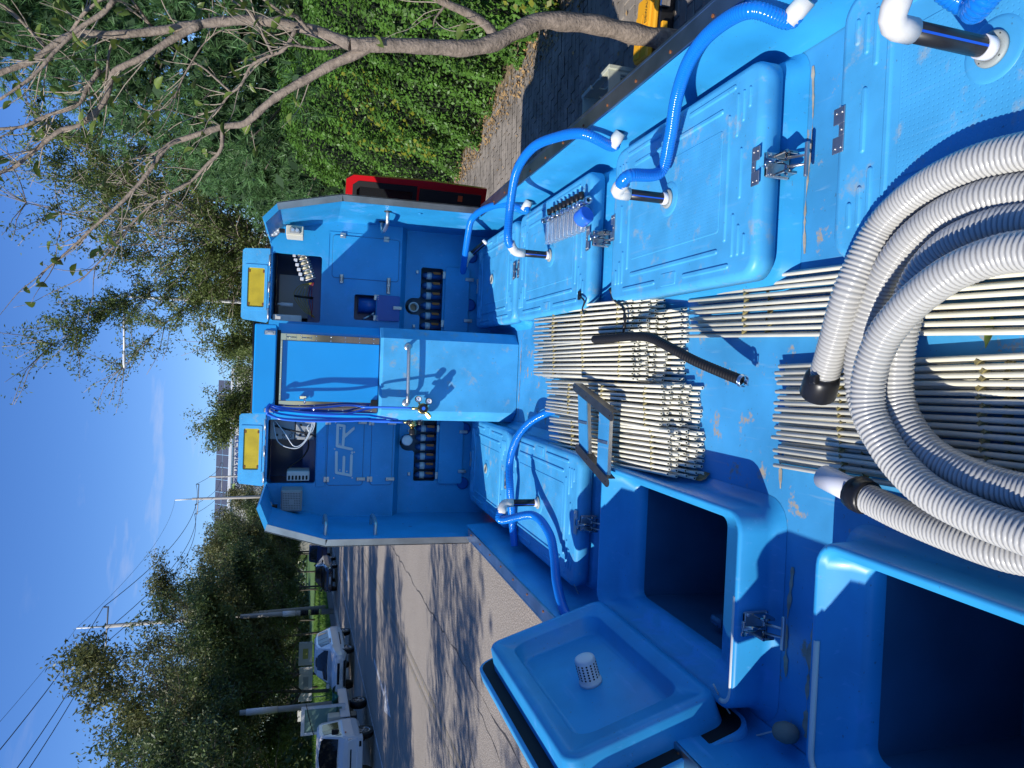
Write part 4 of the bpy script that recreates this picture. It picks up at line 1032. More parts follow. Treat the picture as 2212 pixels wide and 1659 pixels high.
cw = MB(); cw.add([(-.88, 6.735, 2.34), (.81, 6.735, 2.34), (.81, 7.03, 1.55), (-.88, 7.03, 1.55)], [(0, 1, 2, 3)]); cw.add([(-.8, 5.296, 1.7), (.73, 5.296, 1.7), (.73, 5.296, 2.25), (-.8, 5.296, 2.25)], [(0, 1, 2, 3)]); part(cw, 'cab_glass', 'glass_dark')
# the right-hand door stands open; its inner face looks back along the truck
hx, hy = .925, 6.42
dv = Vector((.78, -.36, 0)).normalized(); nv = Vector((dv.y, -dv.x, 0))     # along the door, and towards its inner face
def DP(a, z, off=0.0): return Vector((hx, hy, z)) + dv * a + nv * off
DW = .755; db, dt2 = 1.10, 2.325
doorE = empty('cab_door'); doorE.parent = TR
def dsheet(mb, outer, holes, off, dep=None):
    mb.sheet(outer, holes, lambda a, z: DP(a, z, off), dep)
outd = [(0, db), (DW, db), (DW + .01, 1.6), (DW - .01, dt2 - .06), (DW - .05, dt2), (.16, dt2), (0, 1.75)]
wind = [(.10, 1.76), (DW - .10, 1.76), (DW - .10, dt2 - .12), (DW - .13, dt2 - .09), (.20, dt2 - .09)]
mb = MB(); dsheet(mb, outd, [wind], -.035, nv * .05); dsheet(mb, outd, [wind], .03)
n = len(outd); a = [DP(p, q, -.035) for p, q in outd]; mb.add(a + [p + nv * .065 for p in a], [(i, (i + 1) % n, n + (i + 1) % n, n + i) for i in range(n)]); mb.build('door_shell', 'red_paint', doorE)
mb = MB(); o2 = [(.05, 1.72), (DW - .045, 1.72), (DW - .055, dt2 - .10), (DW - .09, dt2 - .055), (.19, dt2 - .055), (.05, 1.80)]; dsheet(mb, o2, [wind], .034); mb.build('window_seal', 'seal_black', doorE)
mb = MB(); wv = [DP(p, q, 0) for p, q in wind]; mb.prism(wv, nv * .005); mb.build('window_pane', 'glass_dark', doorE)
mb = MB(); mb.prism([DP(.04, db + .05, .032), DP(DW - .06, db + .05, .032), DP(DW - .06, 1.70, .032), DP(.04, 1.70, .032)], nv * .03); mb.prism([DP(.2, 1.42, .063), DP(.52, 1.42, .063), DP(.52, 1.49, .063), DP(.2, 1.49, .063)], nv * .05); mb.build('door_trim', 'trim_black', doorE)
mb = MB(); mb.prism([DP(DW - .13, 1.32, .0625), DP(DW - .08, 1.32, .0625), DP(DW - .08, 1.36, .0625), DP(DW - .13, 1.36, .0625)], nv * .004); mb.build('door_reflector', 'indicator', doorE)
# ------------------------------------------------------------------ things lying on the deck
# mats of thin cream rods threaded on clips, stacked up
ro = MB(); seg = 10
for r, inn in ((.0056, 0),):
    A = [Vector((math.cos(2 * PI * j / seg) * .0056, 0, math.sin(2 * PI * j / seg) * .0056)) for j in range(seg)]
    B = [p * .55 for p in A]
    up = Vector((0, 1, 0))
    ro.loft([[p + up * .006 for p in B], B, A, [p + up for p in A], [p + up for p in B], [p + up * .994 for p in B]], True, True, 0, False)
    ro.m[-1] = ro.m[-2] = 1
    for i in range(seg): ro.m[i] = 1
    for i in range(2 * seg, 3 * seg): ro.sm[i] = True
tmp = ro.build('rod', ['rod', 'rod_bore']); RODME = tmp.data; bpy.data.objects.remove(tmp)
ck = MB(); ck.add([(-.006, 0, -.006), (.006, 0, -.006), (.010, .004, .004), (0, 0, .007), (-.010, .004, .004), (0, .010, -.002)], [(0, 1, 2, 3, 4), (0, 5, 1), (1, 5, 2), (2, 5, 3), (3, 5, 4), (4, 5, 0)])
tmp = ck.build('clip', 'clip'); CLIPME = tmp.data; bpy.data.objects.remove(tmp)
def rod_mat(n, sp, L, x, y, z, rz, jit, label, group, cpos=(.12, .42, .72), fan=0.0, yj=None):
    t = empty('rod_mat', label, 'rod mat', (x, y, z), rad(rz), group)
    off = 0.0
    for i in range(n):
        o = link('rod', RODME, t); xx = (i - (n - 1) / 2) * sp + random.uniform(-.0015, .0015)
        dl = random.uniform(-jit, jit)
        o.location = (xx, dl, random.uniform(-.001, .0015)); o.scale = (1, L + random.uniform(-jit, jit) * .3, 1)
        o.rotation_euler = (random.uniform(-.003, .003), 0, -fan * (i - (n - 1) / 2) + random.uniform(-.004, .004))
    for cp in cpos:
        for i in range(n - 1):
            c = link('clip', CLIPME, t); yy = L * cp + (i - n / 2) * .0012 + random.uniform(-.006, .006)
            c.location = ((i - (n - 2) / 2) * sp - fan * 0 * yy, yy, .001); c.scale = (sp * 42, 2.0, 1.25)
            c.location.x += fan * (i - (n - 2) / 2) * yy
    return t
RANK = ['topmost', 'second from top', 'third from top', 'fourth from top', 'fifth from top', 'lowest']
def stack(key, where, n, sp, L, x, y, z0, dz, rz, layers, ystep, fan=0.0, xs=0.0, jit=.012):
    for k in range(layers):        # k = 0 lowest
        rank = RANK[layers - 1 - k] if k else RANK[5]
        rod_mat(n, sp, L, x + xs * (layers - 1 - k) + random.uniform(-.004, .004), y + ystep * k + random.uniform(-.018, .018), z0 + dz * k, rz + random.uniform(-.5, .5), jit,
                '%s cream rod mat of the stack %s' % (rank, where), 'cream rod mats ' + where, fan=fan, cpos=(.14, .45, .78) if k % 2 else (.10, .42, .74))
stack('D', 'sticking out beneath the two front stacks', 16, .0188, 1.15, .092, 2.15, ZD + .008, .014, 0, 2, .02)
stack('A', 'against the right-hand hatches', 9, .0188, 1.16, .198, 2.26, ZD + .037, .0165, -1.6, 5, .028, fan=.0028)
stack('B', 'in the middle under the black hose', 9, .0188, 1.16, .058, 2.25, ZD + .037, .0165, .6, 5, .026)
stack('C', 'under the blue folding step', 9, .0188, 1.20, -.112, 2.05, ZD + .008, .0185, 1.2, 5, .030)
stack('G', 'leaning on the open front hatch', 9, .0185, 1.20, -.262, 1.99, ZD + .008, .0185, 2.6, 5, .030, fan=.002)
stack('E', 'beside the rear right hatch', 10, .0172, 1.42, .178, .66, ZD + .008, .016, -1.8, 2, .02, fan=.0015)
stack('F', 'under the coiled white hose', 17, .0168, 1.12, -.055, .50, ZD + .008, .016, 2.0, 2, .02)
# cable ties over the front right stack
mb = MB(); p = [at(1318, 622, z=ZT), at(1325, 645, z=ZT - .01), at(1345, 662, z=ZD + .125), at(1350, 690, z=ZD + .128), at(1346, 722, z=ZD + .125)]
mb.tube(spline(p, .01), [.006 + .002 * math.sin(i * 1.7) for i in range(len(spline(p, .01)))], 6)
tag(mb.build('rag_strap', 'black_plastic'), 'twisted black strap tied round the front right rod stack', 'strap')
mb = MB(); p = [at(1250, 638, z=ZT + .012), at(1262, 650, z=ZT + .010), at(1258, 668, z=ZT - .01), at(1262, 678, z=ZD + .12)]
mb.tube(spline(p, .01), .004, 6); mb.bbox(p[0].x - .02, p[0].x + .02, p[0].y - .012, p[0].y + .012, ZT + .005, ZT + .013, .002)
tag(mb.build('plastic_strap', 'black_plastic'), 'small black plastic strap lying over the corner of a right-hand hatch lid', 'strap')

# white ribbed hose in a coil
zc = ZD + .085
def H(x, y, z): return at(x, y, z=z)
def turn(yr, yl, k, z0, z1):
    """the part of a loop behind the camera's lower edge"""
    q = [(2300, yr + 4), (2400, yr + 40), (2490 + k, yr + 130), (2540 + k, (yr + yl) / 2), (2490 + k, yl - 130), (2400, yl - 40), (2300, yl - 6)]
    return [H(x, y, z0 + (z1 - z0) * i / 6) for i, (x, y) in enumerate(q)]
path = [H(1775, 822, zc + .03), H(1785, 795, zc + .035), H(1805, 727, zc + .06), H(1829, 643, zc + .08), H(1857, 575, zc + .07), H(1901, 495, zc + .05), H(1949, 443, zc + .05), H(2009, 399, zc + .06), H(2090, 360, zc + .07), H(2180, 334, zc + .07)]
path += turn(316, 1150, 60, zc + .07, zc + .025)
# second turn, lying lower
path += [H(2200, 1122, zc + .02), H(2120, 1098, zc + .02), H(2040, 1055, zc + .015), H(1952, 1005, zc + .015), H(1890, 930, zc + .01), H(1862, 850, zc + .01), H(1858, 780, zc + .02), H(1872, 700, zc + .035), H(1905, 610, zc + .04), H(1960, 528, zc + .045), H(2030, 470, zc + .05), H(2110, 433, zc + .06), H(2190, 415, zc + .06)]
path += turn(408, 1185, 30, zc + .06, zc + .085)
# third turn, on top
path += [H(2200, 1150, zc + .085), H(2100, 1112, zc + .085), H(2005, 1062, zc + .085), H(1940, 1000, zc + .085), H(1900, 940, zc + .09), H(1876, 880, zc + .095), H(1878, 810, zc + .10), H(1905, 735, zc + .105), H(1945, 680, zc + .11), H(1998, 630, zc + .115), H(2065, 585, zc + .12), H(2140, 555, zc + .12), H(2200, 543, zc + .12)]
path += turn(538, 1080, -30, zc + .12, zc + .05)
# fourth turn, inside and below the top one
path += [H(2200, 1062, zc + .04), H(2130, 1042, zc + .04), H(2060, 1012, zc + .035), H(2000, 972, zc + .035), H(1960, 920, zc + .035), H(1938, 860, zc + .035), H(1936, 790, zc + .04), H(1950, 700, zc + .045), H(1985, 605, zc + .05), H(2040, 540, zc + .06), H(2110, 502, zc + .07), H(2190, 482, zc + .07)]
path += turn(474, 1215, 0, zc + .07, zc + .015)
path += [H(2200, 1200, zc + .01), H(2130, 1182, zc + .01), H(2040, 1150, zc + .005), H(1960, 1118, zc), H(1900, 1090, zc - .005), H(1868, 1073, zc - .005)]
HR = .0335
hs = empty('ribbed_hose', 'thick white ribbed suction hose lying in a coil over the rod mats', 'hose')
corrugated(path, HR, .0100, .0026, 18).build('hose_wall', ['hose_rib', 'hose_web'], hs)
a = path[0]; dv2 = (path[0] - path[2]).normalized()
mb = MB(); mb.lathe(a - dv2 * .01, dv2, [(-.01, .034), (.0, .039), (.012, .040), (.05, .041), (.054, .038), (.054, .033), (.02, .032)], 24, cap1=False)
mb.bbox(a.x - .010, a.x + .012, a.y - .03, a.y - .01, a.z + .030, a.z + .046, .003); mb.build('coupling', 'black_plastic', hs)
mb = MB(); mb.lathe(a + dv2 * .015, dv2, [(0, .032), (.002, .031)], 20); mb.build('coupling_bore', 'dark_dot', hs)
e = path[-1]; d3 = (path[-1] - path[-3]).normalized()
pts = [e - d3 * .012 + d3 * .006 * k + Vector((random.uniform(-.001, .001), random.uniform(-.001, .001), 0)) for k in range(9)]
mb = MB(); mb.tube(pts, [.035, .040, .038, .0415, .0395, .042, .0385, .039, .033], 18); mb.build('tape_wrap', 'black_plastic', hs)
mb = MB(); mb.cyl(e + d3 * .02, e + d3 * .135, .029, seg=24); mb.build('end_pipe', 'white_pipe', hs)

# black ribbed hose with a wire clip at its end
p = [H(1284, 733, ZD + .135), H(1320, 731, ZD + .14), H(1365, 727, ZD + .145), H(1405, 730, ZD + .15), H(1450, 752, ZD + .14), H(1500, 779, ZD + .115), H(1560, 805, ZD + .085), H(1600, 821, ZD + .07)]
bh = empty('ribbed_cable_conduit', 'black ribbed conduit lying across the rod mats and down to the deck', 'conduit')
corrugated(p, .0165, .0110, .0030, 14, False).build('conduit_wall', 'rubber', bh)
q = p[-1]; dq = (p[-1] - p[-2]).normalized(); mb = MB()
u = dq.orthogonal().normalized(); v = dq.cross(u)
for s in range(3): mb.tube([q + dq * (.004 + .004 * s) + (u * math.cos(t * .5) + v * math.sin(t * .5)) * .018 for t in range(13)], .0022, 6)
mb.tube([q, q + dq * .025 + u * .01, q + dq * .03 - u * .01, q], .003, 6); mb.build('wire_clip', 'chrome', bh)

# blue folding step: two treads between grey side bars
sp = empty('folding_step', 'two blue metal treads between grey side bars lying on the rod mats', 'step')
zs = ZD + .155
r1a, r1b, r2a, r2b = at(1243, 836, z=zs), at(1322, 900, z=zs), at(1248, 968, z=zs), at(1312, 1042, z=zs)
for A, B in ((r1a, r1b), (r2a, r2b)):
    t = (B - A).normalized(); n2 = Vector((-t.y, t.x, 0)); mb = MB()
    ring = []
    for k in range(6): an = PI / 2 + PI * k / 5; ring.append(A + (t * math.cos(an) + n2 * math.sin(an)) * .018)
    for k in range(6): an = -PI / 2 + PI * k / 5; ring.append(B + (t * math.cos(an) + n2 * math.sin(an)) * .018)
    mb.loft([ring, [p + Vector((0, 0, .005)) for p in ring]], True, True); mb.prism([A + n2 * .018, B + n2 * .018, B + n2 * .018 - Vector((0, 0, .03)), A + n2 * .018 - Vector((0, 0, .03))], -n2 * .003)
    mb.build('side_bar', 'dark_steel', sp)
    mb = MB()
    for f in (0.0, .35, .97): mb.lathe(A.lerp(B, f) + Vector((0, 0, .005)), (0, 0, 1), [(0, .004), (.001, .003)], 8)
    mb.build('bolt_holes', 'dark_dot', sp)
for f in (.17, .78):
    A = r1a.lerp(r1b, f); B = r2a.lerp(r2b, f - .0); hw = .046; A = A - Vector((0, 0, .008)); B = B - Vector((0, 0, .008))
    w2 = Vector((0, 1, 0)) * hw
    mb = MB(); mb.prism([A - w2, A + w2, B + w2, B - w2], (0, 0, .004)); tr = mb.build('tread', 'frp_deck', sp)
    mb = MB()
    for s in (-1, 1): mb.prism([A + w2 * s, B + w2 * s, B + w2 * s * 1.06, A + w2 * s * 1.06], (0, 0, -.014))
    m2 = A.lerp(B, .5); mb.prism([m2 + Vector((-.006, -hw, .0045)), m2 + Vector((.006, -hw, .0045)), m2 + Vector((.006, hw, .0045)), m2 + Vector((-.006, hw, .0045))], (0, 0, .002)); mb.build('tread_edge', 'steel', sp)

# flow meter bank lying on a hatch lid
fm = empty('flow_meter_bank', 'row of clear flow meter tubes with black knobs and blue gauge on a lid', 'flow meter', (0, 0, 0))
zf = ZT + .028
c0, c1 = at(1187, 500, z=zf), at(1256, 470, z=zf)          # first and last tube
for k in range(9):
    c = c0.lerp(c1, k / 8.0); c.z = zf
    x0, x1 = c.x - .062, c.x + .048
    mb = MB(); mb.bbox(x0, x1, c.y - .015, c.y + .015, c.z - .016, c.z + .016, .003); tb = mb.build('meter_tube', 'acrylic', fm)
    mb = MB(); mb.cyl((x0 + .01, c.y, c.z), (x1 - .01, c.y, c.z), .005, seg=10); mb.build('meter_scale', 'led', tb)
    mb = MB(); mb.lathe((x1, c.y, c.z), (1, 0, 0), [(0, .013), (.018, .013), (.019, .010), (.034, .010)], 12); mb.lathe((x1 + .010, c.y, c.z + .012), (0, 0, 1), [(0, .007), (.014, .009), (.016, .006)], 10); mb.build('valve_body', 'chrome', tb)
    mb = MB(); mb.lathe((x1 + .030, c.y, c.z + .002), (1, 0, .12), [(0, .008), (.006, .012), (.030, .013), (.032, .011)], 12); mb.build('knob', 'black_plastic', tb)
a = c0 + Vector((.062, .07, .012)); b = c1 + Vector((.055, -.07, .010))
mb = MB(); mb.cyl(a, b, .010, seg=14)
for k in range(8):
    q = a.lerp(b, k / 8.0); dq = (b - a).normalized(); mb.lathe(q, dq, [(0, .012), (.012, .016), (.018, .016), (.022, .012)], 12)
mb.lathe(b, (b - a).normalized(), [(-.02, .013), (0, .013), (.002, .016), (.03, .016), (.03, .010), (.01, .009)], 14, cap1=False); mb.build('manifold', 'chrome', fm)
gp = at(1256, 490, z=ZT + .045); ga = Vector((-.25, -.8, .15)).normalized()
gp = c1 + Vector((-.01, -.045, .012)); ga = Vector((-.35, .9, .25)).normalized()
mb = MB(); mb.lathe(gp, ga, [(-.035, .03), (-.030, .036)] + [((-.028 + .004 * k), .036 if k % 2 else .0375) for k in range(12)] + [(.020, .034), (.020, .031), (.014, .030)], 28, cap1=False); gg = mb.build('gauge_case', 'air_hose', fm)
mb = MB(); mb.lathe(gp + ga * .014, ga, [(0, .030), (.001, .029)], 24); mb.build('gauge_face', 'led', gg)
mb = MB(); mb.cyl(gp + ga * .016, gp + ga * .016 + Vector((.010, .004, .014)), .0012, seg=6); mb.build('gauge_needle', 'dark_dot', gg)

# air hose hung on the header, two oxygen regulators on its ends
ah = empty('air_hose', 'loops of thin bright blue air hose hanging from the column header', 'hose')
def C3(x, y, yy): return at((900 + x * .3617) / 1.808, (1200 + y * .3617) / 1.808, y=yy)
def C4(x, y, yy): return at((1400 + x * .3617) / 1.808, (1200 + y * .3617) / 1.808, y=yy)
strands = [([C3(430, 1050, 4.13), C3(520, 1075, 4.11), C3(700, 1092, 4.09), C3(1000, 1082, 4.09), C3(1250, 1060, 4.10), C3(1450, 1075, 4.08), C4(30, 1078, 4.06), C4(300, 1080, 4.04), C4(570, 1088, 4.02)]),
           ([C3(430, 1075, 4.12), C3(520, 1105, 4.10), C3(750, 1130, 4.08), C3(1100, 1150, 4.08), C3(1500, 1165, 4.08), C4(150, 1170, 4.07), C4(430, 1215, 4.05)]),
           ([C3(435, 1110, 4.11), C3(540, 1150, 4.08), C3(800, 1180, 4.06), C3(1200, 1200, 4.06), C3(1500, 1200, 4.06), C4(100, 1205, 4.06), C4(300, 1215, 4.06)]),
           ([C3(400, 1135, 4.10), C3(520, 1195, 4.07), C3(800, 1215, 4.05), C3(1200, 1215, 4.05), C3(1500, 1215, 4.05), C4(150, 1232, 4.05), C4(480, 1243, 4.04)]),
           ([C3(430, 1060, 4.14), C3(600, 1110, 4.12), C3(1000, 1160, 4.10), C3(1250, 1150, 4.09), C3(1420, 1110, 4.09), C3(1550, 1085, 4.08)]),
           ([C3(395, 1155, 4.09), C3(560, 1210, 4.05), C3(900, 1232, 4.04), C3(1300, 1228, 4.04), C4(0, 1225, 4.04), C4(350, 1228, 4.04)])]
for s in strands:
    mb = MB(); mb.tube(spline(s, .02), .0058, 10); mb.build('hose_loop', 'air_hose', ah)
# neck of the coil held behind the header latch
mb = MB(); mb.tube(spline([C3(430, 1050, 4.13), C3(405, 1075, 4.12), C3(398, 1110, 4.10), C3(398, 1150, 4.09)], .01), .009, 10); mb.build('hose_loop', 'air_hose', ah)
def gauge(parent, c, ax, r):
    ax = Vector(ax).normalized(); mb = MB()
    mb.lathe(c, ax, [(-.020, r * .9)] + [(-.018 + .003 * k, r if k % 2 else r * 1.04) for k in range(7)] + [(.004, r * .95), (.004, r * .86), (.001, r * .85)], 28, cap1=False); g2 = mb.build('gauge_case', 'black_plastic', parent)
    mb = MB(); mb.lathe(Vector(c) + ax * .001, ax, [(0, r * .85), (.001, r * .84)], 24); mb.build('gauge_face', 'led', g2)
    u = Vector((1, 0, 0)); u = (u - ax * u.dot(ax)).normalized(); v = ax.cross(u); mb = MB()
    arc = [Vector(c) + ax * .0026 + (u * math.cos(t) + v * math.sin(t)) * r * .6 for t in [(-.5 + .2 * k) for k in range(22)]]
    mb.tube(arc, .0010, 4); mb.cyl(Vector(c) + ax * .003, Vector(c) + ax * .003 + (u * .5 + v * .6) * r * .6, .0012, seg=6); mb.lathe(Vector(c) + ax * .002, ax, [(0, r * .22), (.0015, r * .2)], 10); mb.build('gauge_marks', 'letter_blue', g2)
rg = empty('gas_regulator', 'brass oxygen regulator with two round gauges hanging in front of the column panel', 'regulator', group='oxygen regulators on the blue hose')
bc = C4(697, 1095, 4.06)
mb = MB(); mb.lathe(bc, (0, -1, .05), [(-.045, .022), (-.03, .028), (-.012, .029), (-.010, .032), (.004, .032), (.006, .028)], 28); mb.cyl(C4(575, 1090, 4.05), bc, .0075, seg=12); mb.cyl(bc, C4(755, 1168, 4.05), .006, seg=12); mb.cyl(bc, C4(650, 1030, 4.06), .006, seg=10); mb.cyl(bc, C4(745, 1050, 4.06), .006, seg=10); mb.build('regulator_body', 'brass', rg)
q = C4(755, 1165, 4.05); qd = (C4(770, 1185, 4.05) - C4(735, 1140, 4.05)).normalized(); mb = MB(); mb.lathe(q, qd, [(-.014, .014), (.016, .014)], 6, smooth=False); mb.build('inlet_nut', 'brass', rg)
mb = MB(); mb.lathe(bc + Vector((.002, -.006, 0)), (.06, -1, .05), [(0, .026), (.018, .026), (.022, .023), (.023, .015)], 12, smooth=False); kn = mb.build('adjusting_knob', 'black_plastic', rg)
mb = MB(); mb.lathe(bc + Vector((.0035, -.0292, .001)), (.06, -1, .05), [(0, .011), (.001, .010)], 16); mb.build('knob_badge', 'air_hose', kn)
gauge(rg, C4(648, 992, 4.04), (.05, -1, .06), .0185); gauge(rg, C4(762, 1016, 4.04), (.0, -1, .02), .0185)
r2 = empty('gas_regulator', 'brass oxygen regulator seen edge-on beside the white filler cap', 'regulator', group='oxygen regulators on the blue hose')
bc = C4(580, 1275, 4.05); mb = MB(); mb.lathe(bc + Vector((.014, 0, 0)), (-1, .1, 0), [(-.012, .014), (0, .026), (.014, .026), (.018, .020), (.030, .012), (.04, .010)], 20); mb.cyl(C4(485, 1240, 4.05), C4(560, 1245, 4.05), .007, seg=10); mb.build('regulator_body', 'brass', r2)
mb = MB(); mb.lathe(C4(585, 1310, 4.05), (-1, .05, 0), [(0, .014), (.006, .020), (.030, .021), (.036, .018)], 12, smooth=False); mb.build('adjusting_knob', 'black_plastic', r2)
gauge(r2, C4(555, 1228, 4.05), (1, -.15, .05), .0195); gauge(r2, C4(668, 1228, 4.05), (1, -.15, .05), .0195)
# float on a cord, cords
fo = empty('net_float', 'grey oval net float on a thin cord beside the left rail', 'float')
q = Vector((-.925, 1.515, ZD + .03)); mb = MB(); ax = Vector((.35, -.9, 0)).normalized()
mb.lathe(q, ax, [(-.042, .004), (-.038, .014), (-.025, .024), (0, .028), (.025, .024), (.038, .014), (.042, .004)], 18); mb.build('float_body', 'float_grey', fo)
mb = MB(); p = [at(1541, 1478, z=ZT + .005), at(1563, 1520, z=ZT - .03), at(1590, 1560, z=ZT - .07), at(1605, 1585, z=ZD + .03), at(1612, 1606, z=ZD + .014), at(1622, 1622, z=ZD + .02), at(1640, 1630, z=ZD + .03)]
mb.tube(spline(p, .012), .0026, 6); mb.tube(spline([p[3], at(1618, 1592, z=ZD + .04), q - ax * .04], .01), .0026, 6); mb.build('float_cord', 'cord_white', fo)
mb = MB(); mb.tube(spline([at(1240, 1262, z=ZT - .01), at(1252, 1290, z=ZD + .06), at(1262, 1318, z=ZD + .02)], .01), .002, 6); tag(mb.build('thin_cord', 'cord_white'), 'thin white cord hanging from the corner of a left hatch lid', 'cord')
# a few fallen leaves on the deck
lf = MB(); lf.add([(0, -.035, 0), (.014, -.012, .004), (.012, .015, .006), (0, .038, .010), (-.012, .015, .006), (-.014, -.012, .004), (0, 0, -.002)], [(0, 1, 6), (1, 2, 6), (2, 3, 6), (3, 4, 6), (4, 5, 6), (5, 0, 6)])
lo = lf.build('fallen_leaf', 'leaf_near'); tag(lo, 'curled green leaf on the deck beside the coiled hose', 'leaf'); lo.location = at(2142, 715, z=ZD + .012); lo.rotation_euler = (.2, .3, 1.8)
l2 = lo.copy(); l2.data = lo.data.copy(); l2.data.materials[0] = M['dead_leaf']; COL.objects.link(l2); l2['label'] = 'dry brown leaf at the edge of the deck by the right hatch'; l2.location = at(1690, 530, z=ZD + .012); l2.rotation_euler = (.3, .5, .2)
l3 = l2.copy(); COL.objects.link(l3); l3['label'] = 'dry leaf in the shade between the rods and the open hatch'; l3.location = at(1520, 1030, z=ZD + .010); l3.rotation_euler = (.1, .2, .5)
# ------------------------------------------------------------------ things on the pavement
cr = empty('plastic_crate', 'pale grey-green folding plastic crate on the pavement beside the truck', 'crate', (2.13, 5.18, .14), rad(4))
W, L, Hc, t = .36, .52, .33, .012
def crate_wall(name, o, u, holes):
    mb = MB(); u = Vector(u); n2 = Vector((-u.y, u.x, 0)); LL = u.length; un = u.normalized()
    outer = [(0, 0), (LL, 0), (LL, Hc - .03), (LL * .66, Hc - .03), (LL * .62, Hc - .0), (LL * .38, Hc - .0), (LL * .34, Hc - .03), (0, Hc - .03)] if holes else [(0, 0), (LL, 0), (LL, Hc), (0, Hc)]
    hs2 = [rrect(LL * .36, LL * .64, Hc - .12, Hc - .065, .012, 2)] + ([rrect(LL * .08, LL * .22, Hc * .35, Hc * .62, .006, 2), rrect(LL * .78, LL * .92, Hc * .35, Hc * .62, .006, 2)] if holes else [rrect(LL * .12, LL * .26, Hc * .30, Hc * .7, .006, 2), rrect(LL * .74, LL * .88, Hc * .30, Hc * .7, .006, 2)])
    fn = lambda a, z: Vector(o) + un * a + Vector((0, 0, z))
    mb.sheet(outer, hs2, fn, n2.normalized() * t); mb.sheet(outer, hs2, lambda a, z: fn(a, z) + n2.normalized() * t)
    m = len(outer); A = [fn(*p) for p in outer]; mb.add(A + [p + n2.normalized() * t for p in A], [(i, (i + 1) % m, m + (i + 1) % m, m + i) for i in range(m)])
    mb.build(name, 'crate', cr)
crate_wall('crate_wall', (-W / 2, -L / 2, 0), (W, 0, 0), False); crate_wall('crate_wall', (W / 2, L / 2, 0), (-W, 0, 0), False)
crate_wall('crate_wall', (W / 2, -L / 2, 0), (0, L, 0), True); crate_wall('crate_wall', (-W / 2, L / 2, 0), (0, -L, 0), True)
mb = MB(); mb.box(-W / 2 + t, W / 2 - t, -L / 2 + t, L / 2 - t, .01, .022); mb.build('crate_floor', 'crate', cr)
for sx in (-1, 1):
    for sy in (-1, 1):
        mb = MB(); mb.bbox(sx * W / 2 - .016, sx * W / 2 + .016, sy * L / 2 - .016, sy * L / 2 + .016, 0, Hc + .004, .004); mb.build('corner_post', 'crate', cr)
for sx in (-1, 1):
    mb = MB(); mb.bbox(sx * W / 2 - .018, sx * W / 2 + .018, -L / 2 + .018, -L * .17, Hc - .028, Hc + .002, .004); mb.bbox(sx * W / 2 - .018, sx * W / 2 + .018, L * .17, L / 2 - .018, Hc - .028, Hc + .002, .004); mb.build('rim_bar', 'crate', cr)
tb = empty('tool_box', 'yellow and black plastic tool box half hidden behind the street tree trunk', 'tool box', (2.52, 4.66, .14), rad(-6)); tb.scale = (.84, .84, .9)
mb = MB(); mb.bbox(-.26, .26, -.15, .15, .01, .15, .02); mb.build('box_base', 'black_plastic', tb)
mb = MB(); mb.bbox(-.265, .265, -.10, .155, .151, .21, .015); mb.bbox(-.14, .22, -.155, -.101, .151, .19, .012); mb.build('box_lid', 'tool_yellow', tb)
mb = MB(); mb.bbox(-.24, .12, .02, .14, .211, .219, .004); mb.bbox(.02, .24, -.09, .0, .211, .217, .003); mb.build('lid_panel', 'tool_yellow', tb)
mb = MB(); mb.bbox(.13, .21, -.185, -.156, .07, .16, .008); mb.build('box_catch', 'chrome', tb)
mb = MB(); mb.bbox(-.10, .02, -.182, -.151, .08, .13, .006); mb.build('box_handle', 'tool_yellow', tb)
text_obj('lettering', 'DEWALT', .052, (.13, -.045, .218), (0, 0, 0), 'dark_dot', tb, .0006)

